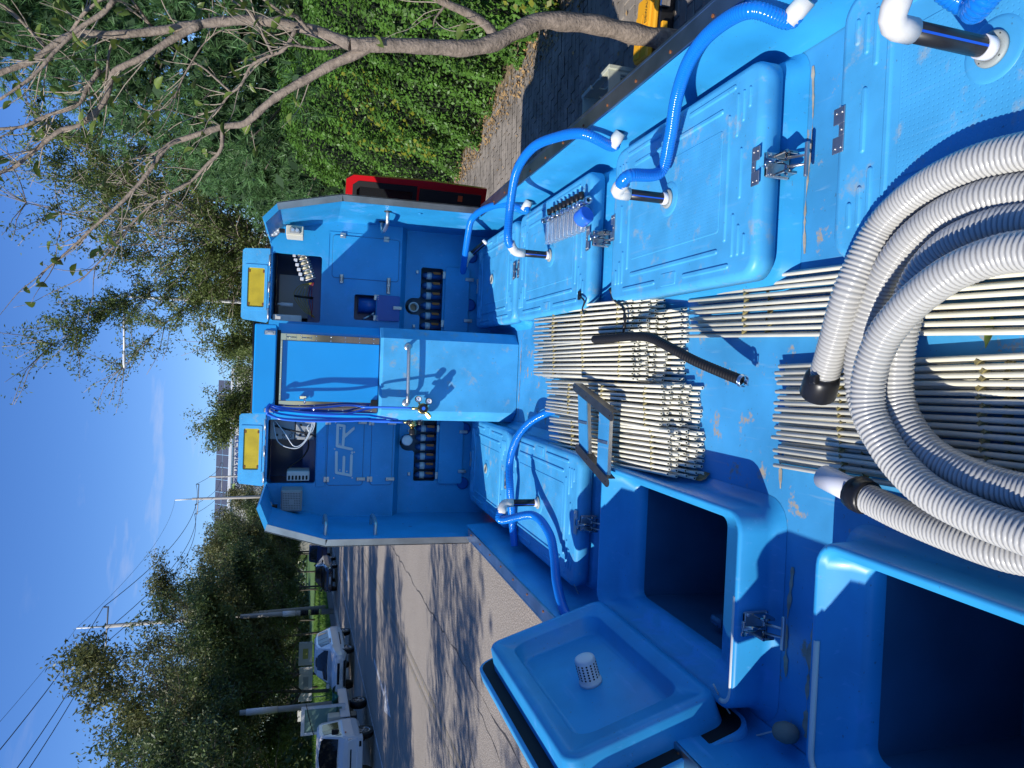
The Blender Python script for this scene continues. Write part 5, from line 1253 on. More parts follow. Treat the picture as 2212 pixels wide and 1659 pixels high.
# ------------------------------------------------------------------ street tree at the truck's side (trunk, limbs, twigs, single leaves)
tree = empty('street_tree', 'slender street tree with grey bark and sparse leaves rising beside the truck', 'tree', (2.2, 4.2, .1))
tree.location = (0, 0, 0)
def br(pts, r0, r1, y0, y1):
    n = len(pts); P = []
    for i, (X, Y) in enumerate(pts): P.append(at(X, Y, y=y0 + (y1 - y0) * i / max(1, n - 1)))
    return P, r0, r1
LIMBS = []
trunk_pts = [Vector((2.23, 4.2, .08))] + br([(1484, 92), (1384, 76), (1284, 53), (1218, 47), (1168, 45), (1118, 66), (1068, 92), (1010, 104), (945, 102), (880, 99), (815, 97), (758, 96)], 0, 0, 4.2, 4.35)[0]
LIMBS.append((trunk_pts, .072, .040))
specs = [([(758, 96), (698, 72), (640, 58), (560, 44), (498, 45), (433, 52), (333, 67), (247, 75), (187, 72), (150, 77), (103, 107), (67, 133), (0, 157), (-60, 180)], .036, .016, 4.35, 4.9),
         ([(433, 52), (367, 88), (317, 120), (267, 143), (243, 160), (233, 200), (217, 230), (173, 270), (133, 280), (97, 307), (57, 340), (20, 367), (-40, 380)], .024, .010, 4.55, 5.2),
         ([(217, 150), (190, 187), (167, 227), (100, 250), (50, 273), (-20, 280)], .014, .008, 4.85, 5.0),
         ([(800, 100), (762, 120), (715, 141), (665, 170), (615, 198), (575, 227), (548, 252), (525, 268), (480, 274), (407, 297), (360, 317), (317, 377), (267, 433), (200, 493), (150, 540), (90, 590)], .034, .006, 4.35, 5.6),
         ([(480, 274), (477, 323), (443, 360), (410, 393), (350, 427), (300, 467), (233, 547), (170, 610)], .014, .004, 5.0, 5.8),
         ([(1075, 90), (1051, 55), (1010, 28), (965, 8), (920, -20), (860, -60)], .032, .02, 4.3, 4.2),
         ([(698, 72), (668, 66), (640, 35), (610, 28), (560, -10)], .014, .008, 4.4, 4.2),
         ([(640, 62), (615, 105), (590, 118), (545, 140), (520, 185), (495, 205), (470, 240)], .013, .006, 4.4, 4.9),
         ([(590, 118), (560, 60), (545, 30), (500, 0)], .010, .005, 4.5, 4.4),
         ([(500, 200), (430, 140), (405, 150), (370, 220), (330, 240), (297, 230)], .008, .003, 4.8, 5.0),
         ([(405, 150), (440, 95), (480, 65), (520, 70)], .006, .003, 4.8, 4.7),
         ([(740, 100), (690, 105), (640, 98), (612, 95)], .012, .006, 4.38, 4.3),
         ([(103, 107), (60, 60), (20, 20), (-30, -10)], .012, .006, 4.8, 4.6), ([(150, 77), (180, 30), (230, -10)], .012, .007, 4.75, 4.5),
         ([(247, 75), (235, 120), (228, 190)], .009, .005, 4.75, 4.9), ([(247, 0), (220, 30), (170, 62), (120, 110), (70, 165), (0, 215)], .016, .007, 4.3, 4.6),
         ([(333, 67), (300, 20), (270, -20)], .010, .006, 4.7, 4.4), ([(965, 8), (940, 40), (935, 60)], .010, .003, 4.25, 4.3)]
for pts, r0, r1, y0, y1 in specs: LIMBS.append((br(pts, r0, r1, y0, y1)[0], r0, r1))
TWIGS = []
for k, (P, r0, r1) in enumerate(LIMBS):
    S = spline(P, .05 if k == 0 else .04); n = len(S)
    rr = [(r0 + (r1 - r0) * (i / (n - 1)) ** .8) * (1 + .07 * math.sin(i * 1.3 + k) + random.uniform(-.04, .04)) for i in range(n)]
    mb = MB(); mb.tube(S, rr, 14 if k == 0 else 9); mb.build('trunk' if k == 0 else 'limb', 'bark', tree)
    if k == 0: continue
    m = int(n * (.62 if r0 < .03 else .34))
    for j in range(m):
        i = random.randrange(int(n * .12), n - 1); p = S[i]; t = (S[i + 1] - S[i - 1 if i else 0]).normalized()
        side = Vector((random.uniform(-1, 1), random.uniform(-1, 1), random.uniform(-.5, .9))); dr = (t * .8 + side * .8).normalized(); Lw = random.uniform(.12, .55)
        pts = [p]; q = p.copy(); dd2 = dr.copy()
        for s in range(5):
            dd2 = (dd2 + Vector((random.uniform(-.3, .3), random.uniform(-.3, .3), random.uniform(-.22, .26)))).normalized(); q = q + dd2 * Lw / 5; pts.append(q.copy())
        TWIGS.append((pts, min(r1, .0045)))
mb = MB()
for pts, r in TWIGS: mb.tube(spline(pts, .06), [max(.0012, r * (1 - .75 * i / max(1, len(spline(pts, .06)) - 1))) for i in range(len(spline(pts, .06)))], 5)
stuff(mb.build('twigs', 'bark_pale', tree))
lm = MB(); n = 5; top = [(0, -.045), (.017, -.022), (.022, .0), (.014, .026), (0, .046), (-.014, .026), (-.022, 0), (-.017, -.022)]
lm.add([(x, y, .010 * abs(x) / .022 - .006 * (y / .045) ** 2) for x, y in top] + [(0, -.02, -.004), (0, .02, -.004)], [(0, 1, 8), (1, 2, 9, 8), (2, 3, 9), (3, 4, 9), (4, 5, 9), (5, 6, 9), (6, 7, 8, 9), (7, 0, 8)], 0, True)
tmp = lm.build('leaf', 'leaf_near'); LEAFME = tmp.data; bpy.data.objects.remove(tmp)
k = 0
for pts, r in random.sample(TWIGS, min(len(TWIGS), 330)):
    p = pts[random.choice((3, 4, 5))]
    if k >= 295: break
    o = link('leaf', LEAFME, tree); o.location = p; o.rotation_euler = (random.uniform(-.9, .9), random.uniform(-.9, .9), random.uniform(0, 6.3)); s = random.uniform(.7, 1.35); o.scale = (s, s, s); k += 1

# ------------------------------------------------------------------ hedge along the pavement
hedge = empty('hedge', 'dense leafy green hedge along the block pavement', 'hedge', (0, 0, 0))
def hedge_prof(s):
    """height and front offset of the hedge along the pavement"""
    hgt = 2.55 + .28 * np.sin(s * .55 + 1) + .18 * np.sin(s * 1.7) + .35 * np.exp(-((s - 7) / 2.5) ** 2)
    fr = 4.52 + .16 * np.sin(s * .9) + .08 * np.sin(s * 2.3 + 1)
    return hgt, fr
S0, S1 = 3.0, 15.6
def hedge_pts(n):
    s = RNG.uniform(S0, S1, n); hgt, fr = hedge_prof(s)
    endt = np.clip((S1 - s) / 1.2, 0.25, 1) ** .5
    u = RNG.random(n); a = u * PI * .62           # front face, then over the top
    lump = .16 * np.sin(s * 4.1 + u * 7) * np.sin(u * 11 + s * 1.3) + .10 * np.sin(s * 9.0 + u * 15)
    zz = np.where(u < .72, u / .72 * hgt * .93, hgt * .93 + np.sin((u - .72) / .28 * PI / 2) * hgt * .07)
    dd2 = np.where(u < .72, fr + .25 * (u / .72) ** 2 - .10 * np.sin(u / .72 * PI), fr + .25 + (u - .72) / .28 * 1.3)
    dd2 = dd2 + lump + (1 - endt) * 1.0 + np.abs(RNG.normal(0, .09, n))
    zz = zz * endt + RNG.normal(0, .05, n) + lump * .5
    P = np.stack([ROAD.x * s + ROADN.x * dd2, ROAD.y * s + ROADN.y * dd2, np.maximum(zz, .06) + .1], 1)
    nr = np.stack([-np.cos(a) * 1.0 + RNG.normal(0, .6, n), -.35 + RNG.normal(0, .6, n), np.sin(a) * .8 + .45 + RNG.normal(0, .5, n)], 1)
    return P, nr
P, nr = hedge_pts(56000); v, f = leaf_arrays(P, RNG.uniform(.018, .042, len(P)), nr, .55); stuff(np_mesh('foliage', v, f, 'leaf_hedge', hedge))
P, nr = hedge_pts(3600); sel = (np.sin(P[:, 1] * 1.3) + np.sin(P[:, 2] * 2.1 + P[:, 1]) > 1.0); P, nr = P[sel], nr[sel]; P[:, 0] -= .06
v, f = leaf_arrays(P, RNG.uniform(.025, .05, len(P)), nr, .7); stuff(np_mesh('vine_leaves', v, f, 'leaf_vine', hedge))
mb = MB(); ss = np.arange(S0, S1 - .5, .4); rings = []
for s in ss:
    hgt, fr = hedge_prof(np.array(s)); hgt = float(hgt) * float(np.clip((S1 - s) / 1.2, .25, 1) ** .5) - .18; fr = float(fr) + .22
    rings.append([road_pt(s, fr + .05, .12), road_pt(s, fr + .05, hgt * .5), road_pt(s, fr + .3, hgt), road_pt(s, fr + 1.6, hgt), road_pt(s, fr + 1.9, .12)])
mb.loft(rings, True, True, 0, False, False); mb.build('shade_core', 'hedge_shade', hedge)  # near-black solid body; its colour stands in for shade inside the hedge

# ------------------------------------------------------------------ trees
def limb_path(a, dirv, L, n, bend, droop=0.0):
    pts = [Vector(a)]; d2 = Vector(dirv).normalized()
    for i in range(n):
        d2 = (d2 + Vector((random.uniform(-bend, bend), random.uniform(-bend, bend), random.uniform(-bend, bend) - droop))).normalized(); pts.append(pts[-1] + d2 * L / n)
    return pts
def pine(loc, hgt, spread, label, zlow, ntier):
    t = empty('pine_tree', label, 'tree', loc)
    mb = MB(); tr = limb_path((0, 0, 0), (0, 0, 1), hgt, 8, .03); mb.tube(tr, [.17 * (1 - .85 * i / 8) for i in range(9)], 9); 
    tips = []
    for k in range(ntier):
        f = (k + random.random() * .6) / ntier; z = zlow + (hgt - zlow) * f; rad2 = spread * (1 - f) ** .75 * random.uniform(.75, 1.1) + .25
        for j in range(8):
            a = random.uniform(0, 2 * PI); P = limb_path((0, 0, z), (math.cos(a), math.sin(a), .25), rad2, 6, .12, -.02); mb.tube(P, [.035 * (1 - .8 * i / 6) * (1.2 - f) + .004 for i in range(7)], 5)
            for i in range(2, 7):
                for q in range(9 + i * 2):
                    off = Vector((random.gauss(0, .22), random.gauss(0, .22), random.gauss(.06, .15))) * (1 + .35 * (1 - f)); tips.append((P[i] + off, (P[i] - P[i - 1]).normalized() + off * 2.0 + Vector((0, 0, .5))))
    mb.build('trunk', 'bark_dark', t)
    T = np.array([tuple(p) for p, q in tips]); D = np.array([tuple(q.normalized()) for p, q in tips]); N = len(T); nn = 20
    base = np.repeat(T, nn, 0); d2 = np.repeat(D, nn, 0) * .75 + RNG.normal(0, .62, (N * nn, 3)); d2 /= np.linalg.norm(d2, axis=1)[:, None]
    Ln = RNG.uniform(.15, .25, N * nn)[:, None]; sd3 = np.cross(d2, RNG.normal(size=(N * nn, 3))); sd3 /= np.linalg.norm(sd3, axis=1)[:, None]
    V = np.empty((N * nn, 3, 3)); V[:, 0] = base - sd3 * .007; V[:, 1] = base + sd3 * .007; V[:, 2] = base + d2 * Ln
    stuff(np_mesh('crown', V.reshape(-1, 3), np.arange(N * nn * 3).reshape(-1, 3), 'leaf_pine', t))
    Pi = np.repeat(T[::2], 2, 0) * np.array([.86, .86, 1.0]) + RNG.normal(0, .16, (len(T[::2]) * 2, 3)); v, f = leaf_arrays(Pi, RNG.uniform(.07, .16, len(Pi)), RNG.normal(size=(len(Pi), 3)), .5); stuff(np_mesh('crown_shade', v, f, 'needle_shade', t))  # dark filler quads: shade between the tufts is put into their colour
    return t
pine((7.0, 14.5, .1), 10.6, 4.3, 'tall dark pine with long needles rising behind the hedge', .8, 22)
pine((11.5, 16.5, .1), 10.0, 4.2, 'dark pine partly behind the street tree branches at the picture edge', 1.0, 18)
pine((5.4, 19.5, .1), 5.0, 2.6, 'low pine between the hedge and the upright tree', .4, 14)
def airy_tree(loc, hgt, nlimb, spread, label, name, mleaf, leaf, nleaf, group=None, bark='bark_pale', up=.9, zmin=.1, bare=.15, lean=(0, 0), sub=5):
    t = empty(name, label, 'tree', loc, 0, group)
    mb = MB(); tr = limb_path((0, 0, 0), (lean[0] * .1, lean[1] * .1, 1), hgt * .32, 5, .06); mb.tube(tr, [.05 * hgt / 6 * (1 - .35 * i / 5) for i in range(6)], 8); anchor = []
    for k in range(nlimb):
        a = 2 * PI * k / nlimb + random.uniform(-.4, .4); b = tr[random.choice((2, 3, 4, 5))]
        P = limb_path(b, (math.cos(a) * spread / hgt * 1.6 + lean[0], math.sin(a) * spread / hgt * 1.6 + lean[1], up), hgt * random.uniform(.48, .74), 9, .13, 0.0)
        mb.tube(P, [.02 * hgt / 6 * (1 - .85 * i / 9) + .004 for i in range(10)], 6)
        for i in range(1, 10):
            for j in range(sub):
                dr = (P[i] - P[i - 1]).normalized() * .7 + Vector((random.uniform(-1, 1), random.uniform(-1, 1), random.uniform(-.4, .7))); Q = limb_path(P[i], dr, hgt * random.uniform(.07, .20), 4, .25, .03)
                mb.tube(Q, [.008 * hgt / 6 * (1 - .7 * s / 4) + .002 for s in range(5)], 4)
                anchor += [q.lerp(Q[s + 1], random.random()) for s, q in enumerate(Q[:-1])] if i > 1 else []
    mb.build('trunk', bark, t)
    A = np.array([tuple(p) for p in anchor]); A = A[A[:, 2] > zmin * hgt]
    cl = np.sin(A[:, 0] * 1.1 + loc[0]) + np.sin(A[:, 2] * 1.4) + np.sin(A[:, 1] * .9 + 2)          # thin out in patches
    w2 = np.clip(1 + .55 * cl, .15, None); w2 /= w2.sum(); idx = RNG.choice(len(A), nleaf, p=w2)
    P = A[idx] + RNG.normal(0, leaf * 2.2, (nleaf, 3)); nr = RNG.normal(size=(nleaf, 3)); nr[:, 2] = np.abs(nr[:, 2]) * .8 + .2
    v, f = leaf_arrays(P, RNG.uniform(.6, 1.3, nleaf) * leaf, nr, .38); stuff(np_mesh('crown', v, f, mleaf, t))
    return t
airy_tree((4.6, 29, .1), 12.6, 12, 4.2, 'tall airy tree with thin upright branches and small leaves behind the cabinet', 'upright_tree', 'leaf_willow', .065, 62000, up=1.0, sub=6, zmin=.02)
airy_tree((1.2, 34, .1), 9.2, 10, 4.4, 'lower bushy tree left of the street lamp behind the cabinet', 'bushy_tree', 'leaf_willow', .07, 62000, up=.75, sub=6, zmin=.02)
airy_tree((8.8, 31, .1), 13.0, 10, 4.0, 'tall thin-leaved tree behind the pine tops', 'upright_tree', 'leaf_willow', .07, 46000, up=1.0, sub=5, zmin=.02)
# row of street trees beyond the parked cars; two kinds, copied along the row
protoA = airy_tree((0, 0, 0), 12.8, 11, 6.2, 'x', 'row_tree', 'leaf_row', .105, 60000, bark='bark_dark', up=.72, zmin=.16, sub=6, group='row of trees beyond the parked cars')
protoB = airy_tree((0, 0, 0), 11.6, 10, 6.6, 'x', 'row_tree', 'leaf_row2', .11, 56000, bark='bark_dark', up=.66, zmin=.15, sub=6, group='row of trees beyond the parked cars')
ROWT = [(-10, -19.5, 'A', .95), (-1, -20.5, 'B', 1.0), (8, -19, 'A', 1.0), (17, -20.5, 'B', .95), (26, -19.5, 'A', .95), (35, -20, 'B', 1.0), (21, -18, 'A', .95), (30.5, -18.5, 'B', .98),
        (44.5, -22, 'A', 1.38), (52, -19, 'B', 1.34), (60, -20.5, 'A', 1.25), (68, -19.5, 'B', 1.28), (77, -20, 'A', 1.25), (87, -19.5, 'B', 1.28), (98, -20, 'A', 1.25), (110, -19.5, 'B', 1.32), (124, -20, 'A', 1.28), (140, -19, 'B', 1.30), (158, -19, 'A', 1.20), (92, -21, 'A', 1.3), (117, -21, 'B', 1.35), (132, -20.5, 'A', 1.35), (149, -20, 'B', 1.3), (53, -27, 'B', 1.48), (78, -28, 'A', 1.34), (104, -28, 'B', 1.42)]
WORD = ['olive-green row tree cut by the left picture edge', 'broad row tree standing behind the small white truck', 'row tree behind the framed glass pane', 'row tree behind the white estate car', 'row tree behind the striped pole', 'row tree between the striped pole and the dark saloon car', 'row tree behind the dark saloon car',
        'row tree behind the dark blue truck', 'distant row tree just left of the cabinet edge', 'small distant row tree half hidden by the cabinet', 'farthest row tree below the white factory', 'row tree right of the striped pole', 'row tree just beyond the dark saloon car', 'distant row tree over the dark blue truck', 'distant row tree touching the cabinet edge', 'tallest second-row tree above the small white truck', 'second-row tree above the white estate car', 'second-row tree above the dark saloon car']
usedp = {}
for k, (s, d2, kind, sc2) in enumerate(ROWT):
    pr = protoA if kind == 'A' else protoB
    o = pr if kind not in usedp else copy_tree(pr)
    usedp[kind] = 1; p = road_pt(s, d2, .1); o.location = p; o.rotation_euler = (0, 0, k * 1.9); o.scale = (sc2, sc2, sc2 * random.uniform(.95, 1.05))
    o['label'] = 'roadside row tree out of view to the left, shading the road' if k < 8 else WORD[k - 8]

# ------------------------------------------------------------------ parked vehicles
def section(x, w2, zb, zbelt, zr, wr):
    h = [(w2 * .86, zb), (w2 * .97, zb + .10), (w2, zb + (zbelt - zb) * .45), (w2 * .985, zbelt - .06), (w2 * .955, zbelt), (wr, zr - .07 if zr - zbelt > .2 else zr - .02), (wr * .86, zr), (wr * .4, zr + .012)]
    return [Vector((x, y, z)) for y, z in h] + [Vector((x, -y, z)) for y, z in reversed(h)]
def car(name, label, paint, secs, loc, rz, wheels, wr, glass, details, group):
    c = empty(name, label, 'car' if 'truck' not in name else 'truck', loc, rz, group)
    mb = MB(); mb.loft([section(*s) for s in secs], True, True, 0, False); mb.build('body', paint, c)
    S = [section(*s) for s in secs]
    def gq(i, j, lo, hi, sy, trim=(.0, .0)):
        """side window between stations i and j"""
        k0, k1 = (4, 5) if sy > 0 else (11, 10)
        a, b, cc, d2 = S[i][k0].lerp(S[i][k1], lo), S[j][k0].lerp(S[j][k1], lo), S[j][k0].lerp(S[j][k1], hi), S[i][k0].lerp(S[i][k1], hi)
        m2 = Vector((0, sy * .012, .004)); A = a.lerp(b, trim[0]); B = a.lerp(b, 1 - trim[1]); Cc = d2.lerp(cc, 1 - trim[1]); D2 = d2.lerp(cc, trim[0])
        return [A + m2, B + m2, Cc + m2, D2 + m2]
    for (i, j, lo, hi, tr0, tr1) in glass['side']:
        for sy in (1, -1): mb = MB(); mb.add(gq(i, j, lo, hi, sy, (tr0, tr1)), [(0, 1, 2, 3)] if sy < 0 else [(3, 2, 1, 0)]); mb.build('side_window', 'glass_dark', c)
    for nm, (i, j, sx) in glass['ends'].items():
        a, b = S[i], S[j]; o = Vector((sx * .015, 0, .012))
        st = list(range(i, j - 1, -1)) if i > j else list(range(i, j + 1)); L4 = []; R4_ = []
        for q in st: L4.append(S[q][5].lerp(S[q][10], .05)); R4_.append(S[q][5].lerp(S[q][10], .95))
        Lm = [S[q][7].lerp(S[q][8], .5) for q in st]
        if len(st) > 2: L4[-1] = L4[-2].lerp(L4[-1], .45); R4_[-1] = R4_[-2].lerp(R4_[-1], .45); Lm[-1] = Lm[-2].lerp(Lm[-1], .45)
        else: L4[-1] = L4[0].lerp(L4[-1], .93); R4_[-1] = R4_[0].lerp(R4_[-1], .93); Lm[-1] = Lm[0].lerp(Lm[-1], .93)
        L4[0] = L4[0].lerp(L4[1], .06); R4_[0] = R4_[0].lerp(R4_[1], .06); Lm[0] = Lm[0].lerp(Lm[1], .06)
        o = Vector((sx * .02, 0, .022)); n3 = len(st)
        mb = MB(); mb.add([p + o for p in L4] + [p + o + Vector((0, 0, .004)) for p in Lm] + [p + o for p in R4_], [(k, k + 1, n3 + k + 1, n3 + k) for k in range(n3 - 1)] + [(n3 + k, n3 + k + 1, 2 * n3 + k + 1, 2 * n3 + k) for k in range(n3 - 1)], 0, True); mb.build(nm, 'glass_dark', c)
    for wx, wy in wheels:
        for sy in (1, -1): wheel(c, (wx, sy * (wy - .10), wr), wr, .22, (0, sy, 0)); mb = MB(); mb.lathe((wx, sy * (wy - .035), wr + .01), (0, sy, 0), [(0, wr * 1.14), (.030, wr * 1.12)], 24); mb.build('wheel_arch', 'seal_black', c)
    for nm, m2, boxes in details:
        for bx in boxes: mb = MB(); mb.bbox(*bx, .02); mb.build(nm, m2, c)
    return c
AX = math.atan2(ROAD.y, ROAD.x) + PI      # facing the camera
# x forward; stations: x, half width, underside, belt, roof, roof half width
suv = [(-2.28, .80, .55, .95, 1.10, .66), (-2.2, .90, .42, 1.0, 1.36, .66), (-1.9, .93, .36, 1.04, 1.66, .66), (-1.2, .945, .33, 1.03, 1.735, .67), (.1, .945, .33, 1.01, 1.735, .67), (.55, .945, .33, 1.0, 1.62, .68), (1.10, .94, .34, 1.0, 1.13, .78), (1.35, .935, .35, .99, 1.07, .80), (1.95, .91, .36, .93, .98, .78), (2.22, .84, .42, .80, .86, .70), (2.30, .72, .48, .66, .74, .62)]
car('parked_estate_car', 'white estate car parked facing the camera behind the small truck', 'car_white', suv, (-13.45 - .95, 34.4, 0), AX, [(1.42, .90), (-1.38, .90)], .36,
    {'side': [(2, 3, .12, .86, .25, .06), (3, 4, .12, .88, .04, .46), (3, 4, .12, .88, .58, .02), (4, 5, .12, .84, .05, .0)], 'ends': {'windscreen': (6, 4, 1), 'rear_window': (1, 2, -1)}},
    [('headlight', 'lens', [(2.04, 2.22, .52, .80, .72, .86), (2.04, 2.22, -.80, -.52, .72, .86)]), ('grille', 'seal_black', [(2.20, 2.31, -.48, .48, .66, .78)]), ('lower_grille', 'seal_black', [(2.20, 2.30, -.6, .6, .42, .54)]), ('fog_lamp', 'lens', [(2.12, 2.25, .58, .76, .48, .58), (2.12, 2.25, -.76, -.58, .48, .58)]), ('number_plate', 'plate_white', [(2.29, 2.315, -.26, .26, .55, .64)]), ('mirror', 'car_white', [(.62, .80, .96, 1.16, 1.02, 1.16), (.62, .80, -1.16, -.96, 1.02, 1.16)]), ('side_moulding', 'seal_black', [(-.95, 1.0, .94, .958, .56, .60), (-.95, 1.0, -.958, -.94, .56, .60)])], 'vehicles parked along the left kerb')
sed = [(-2.42, .78, .5, .88, .96, .66), (-2.3, .88, .40, .93, 1.02, .74), (-1.75, .915, .32, .95, 1.08, .74), (-1.15, .925, .28, .96, 1.36, .60), (-.4, .925, .28, .95, 1.45, .60), (.2, .925, .28, .94, 1.43, .61), (1.05, .92, .29, .93, 1.02, .78), (1.4, .915, .30, .90, .97, .80), (2.05, .89, .32, .80, .86, .76), (2.35, .82, .38, .66, .74, .68), (2.42, .70, .44, .58, .62, .6)]
car('parked_saloon_car', 'dark navy saloon car with a wide grille parked facing the camera', 'car_navy', sed, (-14.4 - .9, 51.4, 0), AX, [(1.45, .88), (-1.4, .88)], .34,
    {'side': [(3, 4, .12, .85, .1, .03), (4, 5, .12, .86, .05, .03), (5, 6, .12, .8, .0, .5)], 'ends': {'windscreen': (6, 5, 1), 'rear_window': (2, 3, -1)}},
    [('headlight', 'lens', [(2.18, 2.36, .50, .78, .60, .70), (2.18, 2.36, -.78, -.50, .60, .70)]), ('grille', 'steel', [(2.36, 2.43, -.45, .45, .62 + .05 * k, .635 + .05 * k) for k in range(-4, 1)]), ('number_plate', 'plate_white', [(2.415, 2.44, -.26, .26, .47, .57)]), ('mirror', 'car_navy', [(.62, .78, .93, 1.10, .95, 1.06), (.62, .78, -1.10, -.93, .95, 1.06)])], 'vehicles parked along the left kerb')
def light_truck(label, paint, loc, extras):
    cab = [(-.55, .80, .50, 1.15, 1.86, .70), (-.35, .845, .46, 1.15, 1.96, .72), (.35, .86, .44, 1.14, 1.98, .73), (.62, .86, .44, 1.13, 1.93, .73), (1.02, .855, .44, 1.10, 1.22, .80), (1.16, .83, .46, 1.00, 1.08, .77), (1.22, .74, .50, .80, .92, .68)]
    c = car('parked_light_truck', label, paint, cab, loc, AX, [(.62, .80)], .35, {'side': [(1, 2, .10, .84, .15, .02), (2, 3, .10, .84, .0, .0), (3, 4, .10, .5, .0, .35)], 'ends': {'windscreen': (4, 3, 1)}},
        [('headlight', 'lens', [(1.08, 1.205, .50, .78, .74, .96), (1.08, 1.205, -.78, -.50, .74, .96)]), ('grille', 'seal_black', [(1.16, 1.235, -.42, .42, .80, .86)]), ('bumper', paint, [(.95, 1.27, -.82, .82, .42, .62)]), ('fog_lamp', 'seal_black', [(1.25, 1.278, .50, .70, .47, .56), (1.25, 1.278, -.70, -.50, .47, .56)]), ('mirror', 'seal_black', [(.95, 1.05, .90, 1.06, 1.25, 1.50), (.95, 1.05, -1.06, -.90, 1.25, 1.50)]), ('indicator', 'indicator', [(.78, .86, .855, .87, .98, 1.03)]),
         ('bed_floor', 'dark_steel', [(-3.45, -.62, -.80, .80, .76, .82)]), ('bed_side', paint, [(-3.45, -.62, .80, .84, .74, 1.12), (-3.45, -.62, -.84, -.80, .74, 1.12), (-3.49, -3.452, -.84, .84, .74, 1.12)]), ('chassis_rail', 'seal_black', [(-3.3, .4, .30, .40, .50, .70), (-3.3, .4, -.40, -.30, .50, .70)]), ('fuel_tank', 'dark_steel', [(-1.3, -.85, .45, .75, .48, .72)])], 'vehicles parked along the left kerb')
    for sy in (1, -1): wheel(c, (-2.25, sy * .66, .33), .33, .28, (0, sy, 0))
    c.scale = (.93, .93, .93)
    return c
wt = light_truck('small white flatbed truck carrying a framed glass pane parked nearest on the left', 'truck_white', (-12.35 - .8, 24.0, 0), None)
bt = light_truck('dark blue small truck parked behind the navy saloon car', 'car_blue', (-15.3 - .9, 60.6, 0), None)
# load of the white truck
gp = empty('framed_pane', 'white framed green glass pane standing on the small white truck', 'window', wt.location + Vector((.35, 1.3, 0)), AX)
mb = MB(); mb.sheet([(-.62, .83), (.62, .83), (.62, 2.35), (-.62, 2.35)], [[(-.50, .95), (.50, .95), (.50, 2.23), (-.50, 2.23)]], lambda a, z: Vector((0, a * .8, z)), (-.06, 0, 0))
mb.sheet([(-.62, .83), (.62, .83), (.62, 2.35), (-.62, 2.35)], [[(-.50, .95), (.50, .95), (.50, 2.23), (-.50, 2.23)]], lambda a, z: Vector((-.06, a * .8, z))); mb.build('frame', 'car_white', gp)
mb = MB(); mb.box(-.04, -.02, -.4, .4, .95, 2.23); mb.build('glass', 'green_glass', gp)
mb = MB(); mb.tube(spline([(.02, -.5, 1.9), (.03, 0, 2.05), (.02, .62, 2.2)], .1), .012, 6); mb.build('strap', 'wire_black', gp)
tp = MB(); P2 = [Vector((x, y, 1.12 + .12 * math.sin(x * 5) * math.cos(y * 4) + .08 * random.random())) for x in np.linspace(-3.35, -1.2, 9) for y in np.linspace(-.84, .88, 7)]
tp.add(P2, [(i * 7 + j, i * 7 + j + 1, (i + 1) * 7 + j + 1, (i + 1) * 7 + j) for i in range(8) for j in range(6)], 0, False); tpo = tp.build('tarpaulin', 'tarp_green'); tpo.location = wt.location; tpo.rotation_euler = (0, 0, AX); tag(tpo, 'crumpled dark green tarpaulin over the white truck bed', 'tarpaulin')
bx = MB(); bx.bbox(-1.10, -.68, -.6, .75, .83, 1.45, .03); bo2 = bx.build('load_box', 'beige'); bo2.location = wt.location; bo2.rotation_euler = (0, 0, AX); tag(bo2, 'beige box behind the cab of the small white truck', 'box')

# ------------------------------------------------------------------ poles, wires, lamp, signs
def pole_obj(name, label, base, top, r0, r1, group=None):
    t = empty(name, label, 'utility pole', (0, 0, 0), 0, group); mb = MB(); mb.cyl(base, top, r0, r1, seg=14); mb.build('pole', 'pole_grey', t); return t
def crossarm(t, c, half, dirv, drop=.0):
    dv3 = Vector(dirv).normalized(); mb = MB(); a, b = c - dv3 * half, c + dv3 * half
    mb.tube([a, b], .06, 6); mb.build('crossarm', 'pole_grey', t); tips = []
    for f in (-.97, -.35, .97):
        p = c + dv3 * half * f; mb = MB(); mb.lathe(p, (0, 0, 1), [(0, .04), (.08, .04)] + [(.08 + .05 * k, .075 if k % 2 else .05) for k in range(1, 6)] + [(.36, .03)], 10); mb.build('insulator', 'dark_steel', t); tips.append(p + Vector((0, 0, .36)))
    return tips
yA, yB2, yC = 62.0, 104.0, 126.0
pA = pole_obj('utility_pole', 'tall concrete power pole with one crossarm rising above the left trees', Vector((at(228, 1353, y=yA).x + .5, yA, 0)), at(228, 1353, y=yA), .24, .15, 'power poles along the road')
tA = crossarm(pA, at(231, 1354, y=yA), 1.6, (1, .15, 0)); mb = MB(); mb.cyl(at(228, 1353, y=yA), at(165, 1357, y=yA), .07, seg=8); mb.build('pole_top', 'lamp_white', pA)
pB = pole_obj('utility_pole', 'farther power pole with a crossarm in front of the white factory', Vector((at(415, 1078, y=yB2).x + .4, yB2, 0)), at(415, 1078, y=yB2), .26, .17, 'power poles along the road')
tB = crossarm(pB, at(428, 1078, y=yB2), 2.1, (1, .15, 0)); mb = MB(); mb.cyl(at(415, 1078, y=yB2), at(378, 1080, y=yB2), .09, seg=8); mb.build('pole_top', 'lamp_white', pB)
pC = pole_obj('utility_pole', 'smallest farthest power pole before the factory wall', Vector((at(452, 1030, y=yC).x + .3, yC, 0)), at(452, 1030, y=yC), .20, .13, 'power poles along the road')
tC = crossarm(pC, at(480, 1030, y=yC), 2.4, (1, .1, 0))
def wire(t, a, b, sag, r=.014, name='wire'):
    mb = MB(); mb.tube([a.lerp(b, k / 24) - Vector((0, 0, sag * 4 * (k / 24) * (1 - k / 24))) for k in range(25)], r, 5); mb.build(name, 'wire_black', t)
for k in range(3): wire(pA, tA[k], tB[k], 2.3, .030); wire(pB, tB[k], tC[k], .8, .028); wire(pA, tA[k], tA[k] + Vector((4.0, -62, -.6)), 1.6, .026)
